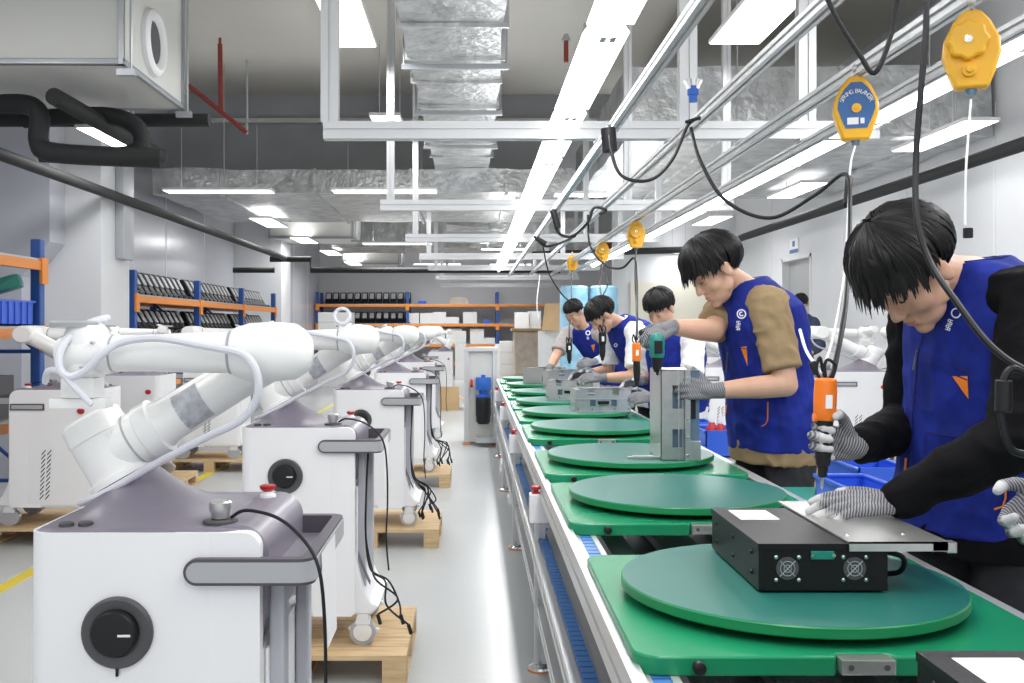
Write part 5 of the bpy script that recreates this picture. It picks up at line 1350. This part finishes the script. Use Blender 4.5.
vest_decals(pd, vD, white=[(ringpts(616, 345, 1.5), .9)])
vest_decals(pe, vE, white=[(ringpts(588, 333, 2), 1.0)] + glyphs(588, 338, 2.0, 0, 1), tris=[((591, 345), (595, 344), (594, 352))])
vest_decals(pc, vC, white=[(ringpts(655, 345, 2), 1.0)])
tg = Target([c for c in pf.children if c.name.startswith('shirt')][0]); mb = MB()
for pts, w in (([(802, 321), (802, 345)], 9),): stroke(tg, mb, pts, w, .004)
if mb.f: mb.build('grey_undershirt', M['grey_cotton'], pf, smooth=False)
mb = MB(); stroke(tg, mb, [(799, 318), (800, 330), (802, 341)], 1.0, .008); stroke(tg, mb, [(806, 318), (804, 330), (802, 341)], 1.0, .008)
if mb.f: mb.build('lanyard', M['tan'], pf, smooth=False)
# A's wristband like skin gap needs none; E wears a pale blue wrist band
w0, w1 = E_['Le'], E_['Lw']; d = (w1 - w0).normalized()
MB().lathe(w1 - d * .05, d, [(0, .034), (.03, .032)], 18).build('wrist_band', M['bluefoam'], pe)

# ------------------------------------------------------------------ hand tools
def driver(tip, top, label, cat='screwdriver', s=1.0, body='otool', group=None, hook=True):
    tip = V(tip); top = V(top); d = (top - tip).normalized(); L = (top - tip).length
    t = thing('electric_screwdriver', label, cat, tip, group)
    MB().lathe(tip, d, [(0, .0018), (.004, .003), (L * .12, .003)], 10).build('bit', M['chrome'], t)
    MB().lathe(tip, d, [(L * .10, .006), (L * .11, .010), (L * .20, .0125), (L * .21, .016), (L * .30, .019), (L * .40, .021), (L * .56, .020), (L * .60, .021)], 24).build('grip', M['blk'], t)
    MB().lathe(tip, d, [(L * .595, .0215), (L * .62, .025), (L * .72, .026), (L * .84, .0265), (L * .95, .025), (L * .965, .020), (L * .97, .001)], 28).build('body', M[body], t, bev=.002)
    a, b = frame_of(d)
    side = V((0, -1, 0)); side = (side - d * side.dot(d)).normalized(); ac = side.cross(d).normalized()
    q = tip + d * L * .78 + side * .0268
    MB().add([q - ac * .008 - d * .02, q + ac * .008 - d * .02, q + ac * .008 + d * .012, q - ac * .008 + d * .012], [(0, 1, 2, 3)]).build('rating_label', M['wlabel'], t, smooth=False)
    MB().lathe(tip + d * L * .62 + ac * .018, ac, [(0, .012), (.008, .011), (.009, .001)], 14).build('trigger', M[body], t)
    if hook:
        k = tip + d * L * .96
        MB().tube(bez([k - ac * .012, k - ac * .022 + d * .03, k - ac * .004 + d * .045, k + ac * .004 + d * .03, k, k + ac * .008 + d * .02, k + ac * .016 + d * .05, k + ac * .024 + d * .02, k + ac * .014], 5), .004, 8).build('hook_loop', M['blk'], t)
    return t
TT = P(826, 374, 2.36)
driver(P(822, 489, 2.36), TT, 'orange and black electric screwdriver held by the black sleeved worker')
driver(P(637, 391, 5.85), P(636.5, 341, 5.85), 'orange and black screwdriver hanging in front of the white sleeved workers')
driver(P(602.5, 364, 6.6), P(602.5, 331, 6.6), 'dark screwdriver hanging before the bent worker\'s face', body='blk')
driver(P(569.5, 366, 8.3), P(569, 342, 8.3), 'dark screwdriver hanging by the farthest worker', body='blk')
# green drill
dr = thing('cordless_drill', 'teal and black drill gripped on top of the upright chassis', 'drill', P(657, 375, 3.92))
q0 = P(657, 375, 3.92)
MB().lathe(q0, (0, 0, 1), [(0, .004), (.01, .004), (.012, .012), (.03, .018), (.07, .023)], 20).build('chuck', M['blk'], dr)
MB().lathe(q0 + V((0, 0, .068)), (0, 0, 1), [(0, .024), (.01, .029), (.07, .030), (.085, .026), (.095, .016), (.096, .001)], 24).build('body', M['gtool'], dr)
MB().box(q0.x - .016, q0.x + .016, q0.y - .034, q0.y - .026, q0.z + .085, q0.z + .135, bev=.004).build('black_panel', M['blk'], dr, smooth=False)
MB().cap(q0 + V((-.005, .02, .150)), q0 + V((-.045, .07, .165)), .017, .016).build('handle', M['blk'], dr)

# ------------------------------------------------------------------ cables and cords
def cable(pts, r, label, m='blk', n=8, cat='cable', plug=None, name='cable'):
    c = bez(pts, 8); o = MB().tube(c, r, n)
    t = thing(name, label, cat, c[0]); o.build('cord', M[m], t)
    if plug:
        for (a, b, rr) in plug: MB().cyl(a, b, rr, n=14).build('plug', M['blk'], t, bev=.002)
    return t
# steel cord and lead of the nearest screwdriver
cable([B1 + V((0, 0, -.12)), P(850, 170, 3.25), P(846, 260, 2.8), P(835, 330, 2.5), TT + V((0, 0, .03))], .0035, 'thin cord from the blue faced balancer down to the orange screwdriver', 'white', cat='cord', plug=[(P(849, 178, 3.2), P(847, 205, 3.1), .012)])
cable([P(691, 128, 3.6), P(700, 160, 3.5), P(725, 200, 3.4), P(770, 218, 3.3), P(815, 195, 3.2), P(845, 174, 3.1), P(850, 210, 2.95), P(846, 300, 2.6), P(836, 360, 2.42), TT + V((.012, 0, -.01))], .0065, 'black lead drooping from the second rail to the orange screwdriver', plug=None)
cable([P(800, 330, 2.6), P(806, 350, 2.45), P(816, 366, 2.38), TT + V((-.01, 0, 0))], .004, 'short pale lead beside the top of the orange screwdriver', 'wcable', plug=[(P(812, 362, 2.38), P(817, 374, 2.37), .009)])
cable([P(609, 125, 3.7), P(611, 150, 3.65), P(622, 176, 3.6), P(650, 180, 3.6), P(672, 160, 3.6), P(688, 125, 3.6), P(700, 118, 3.55), P(686, 122, 3.6)], .0065, 'black adapter lead looping between the two left rails', plug=[(P(608, 128, 3.7), P(610, 152, 3.7), .028)])
cable([P(822, -12, 2.3), P(838, 20, 2.3), P(858, 52, 2.3), P(874, 73, 2.3), P(888, 45, 2.3), P(898, 0, 2.3), P(900, -15, 2.3)], .006, 'black cable sagging in a V beside the blue faced balancer')
cable([P(926, -12, 1.7), P(926, 30, 1.7), P(921, 90, 1.7), P(916, 160, 1.7), P(917, 220, 1.68), P(930, 262, 1.66), P(955, 300, 1.62), P(990, 345, 1.58), P(1030, 372, 1.55), P(1100, 395, 1.5), P(1160, 380, 1.45)], .0055, 'long black foreground cable curving down past the nearest head')
cable([P(1034, 455, 1.5), P(1012, 450, 1.5), P(1003, 425, 1.5), P(1001, 395, 1.5), P(1010, 370, 1.5), P(1030, 378, 1.5), P(1080, 420, 1.5)], .006, 'dark grey connector cable at the right edge of the view', plug=[(P(1003, 412, 1.5), P(1004, 380, 1.5), .012)])
cable([B2 + V((0, 0, -.12)), P(966, 170, 2.5), P(965, 225, 2.5)], .003, 'thin pale cord hanging from the largest balancer', 'white', cat='cord', plug=[(P(968, 228, 2.5), P(968, 238, 2.5), .012)])
cable([B3 + V((0, 0, -.12)), P(635, 275, 7.2), P(636.5, 310, 6.4), P(636.5, 338, 5.85)], .006, 'black lead from the small balancer to the hanging orange screwdriver')
cable([P(588, 215, 7.6), P(590, 245, 7.5), P(605, 265, 7.4), P(622, 268, 7.3), P(634, 258, 7.3), P(637, 275, 7.0), P(637, 320, 6.2), P(636.8, 339, 5.85)], .008, 'black cable draped from the second rail to the small balancer cord')
cable([P(553, 209, 6.5), P(558, 232, 6.5), P(572, 236, 6.5), P(588, 222, 6.4), P(594, 208, 6.2), P(606, 210, 6.1), P(600, 214, 6.2)], .009, 'black bundled cable knot between the left rails', plug=[(P(553, 210, 6.5), P(558, 228, 6.5), .022)])
cable([P(534, 236, 8.0), P(545, 246, 8.0), P(560, 243, 8.0), P(575, 236, 7.6)], .010, 'dark cable hanging low between strip and rails', plug=[(P(536, 238, 8.0), P(546, 244, 8.0), .02)])
cable([P(543, 246, 8.6), P(548, 270, 8.6), P(556, 286, 8.7), P(568, 300, 8.7), P(585, 308, 8.8)], .006, 'thin black wire sloping towards the farthest worker')
cable([B4 + V((0, 0, -.12)), P(600, 285, 9.2), P(604, 310, 7.4), P(602.5, 330, 6.6)], .007, 'black lead from the second farthest balancer')
cable([P(603, 268, 9.5), P(608, 282, 9.3), P(602, 297, 9.0), P(594, 308, 8.8)], .007, 'black wire crossing behind the bent worker')
cable([B5 + V((0, 0, -.1)), P(571, 290, 11.5), P(572, 303, 9.8), P(569.5, 325, 8.6), P(569, 340, 8.3)], .007, 'black lead from the tiniest balancer to the farthest screwdriver')
cable([P(540, 275, 12.0), P(537, 300, 12.0), P(538, 318, 12.0)], .006, 'pale wire dangling above the far worker', 'white')
# blue valve fitting above the frame
vf = thing('valve_fitting', 'small blue and silver fitting standing on the second rail', 'fitting', P(693, 98, 4.9))
MB().lathe(P(693, 102, 4.7), (0, 0, 1), [(0, .02), (.03, .02), (.032, .026), (.06, .026), (.062, .018), (.075, .018)], 18).build('body', M['motorblue'], vf)
MB().lathe(P(690, 89, 4.7), (-.3, 0, 1), [(0, .012), (.02, .014), (.045, .02), (.046, .001)], 14).lathe(P(696, 89, 4.7), (.3, 0, 1), [(0, .012), (.02, .014), (.045, .02), (.046, .001)], 14).build('outlet', M['steel'], vf)
# ------------------------------------------------------------------ camera, world, lights
cam = bpy.data.cameras.new('camera'); co = bpy.data.objects.new('camera', cam); COL.objects.link(co)
cam.sensor_width = 36; cam.lens = 36 * 1000 / 1024
cam.shift_x = 39 / 1024; cam.shift_y = -14.5 / 1024
co.location = (0, 0, H); co.rotation_euler = (PI / 2, 0, 0); cam.clip_start = .05; cam.clip_end = 100
scene.camera = co
w = bpy.data.worlds.new('world'); scene.world = w; w.use_nodes = True
w.node_tree.nodes['Background'].inputs[0].default_value = (.93, .96, 1, 1)
w.node_tree.nodes['Background'].inputs[1].default_value = 1.3
scene.view_settings.view_transform = 'Standard'
scene.view_settings.exposure = -.12
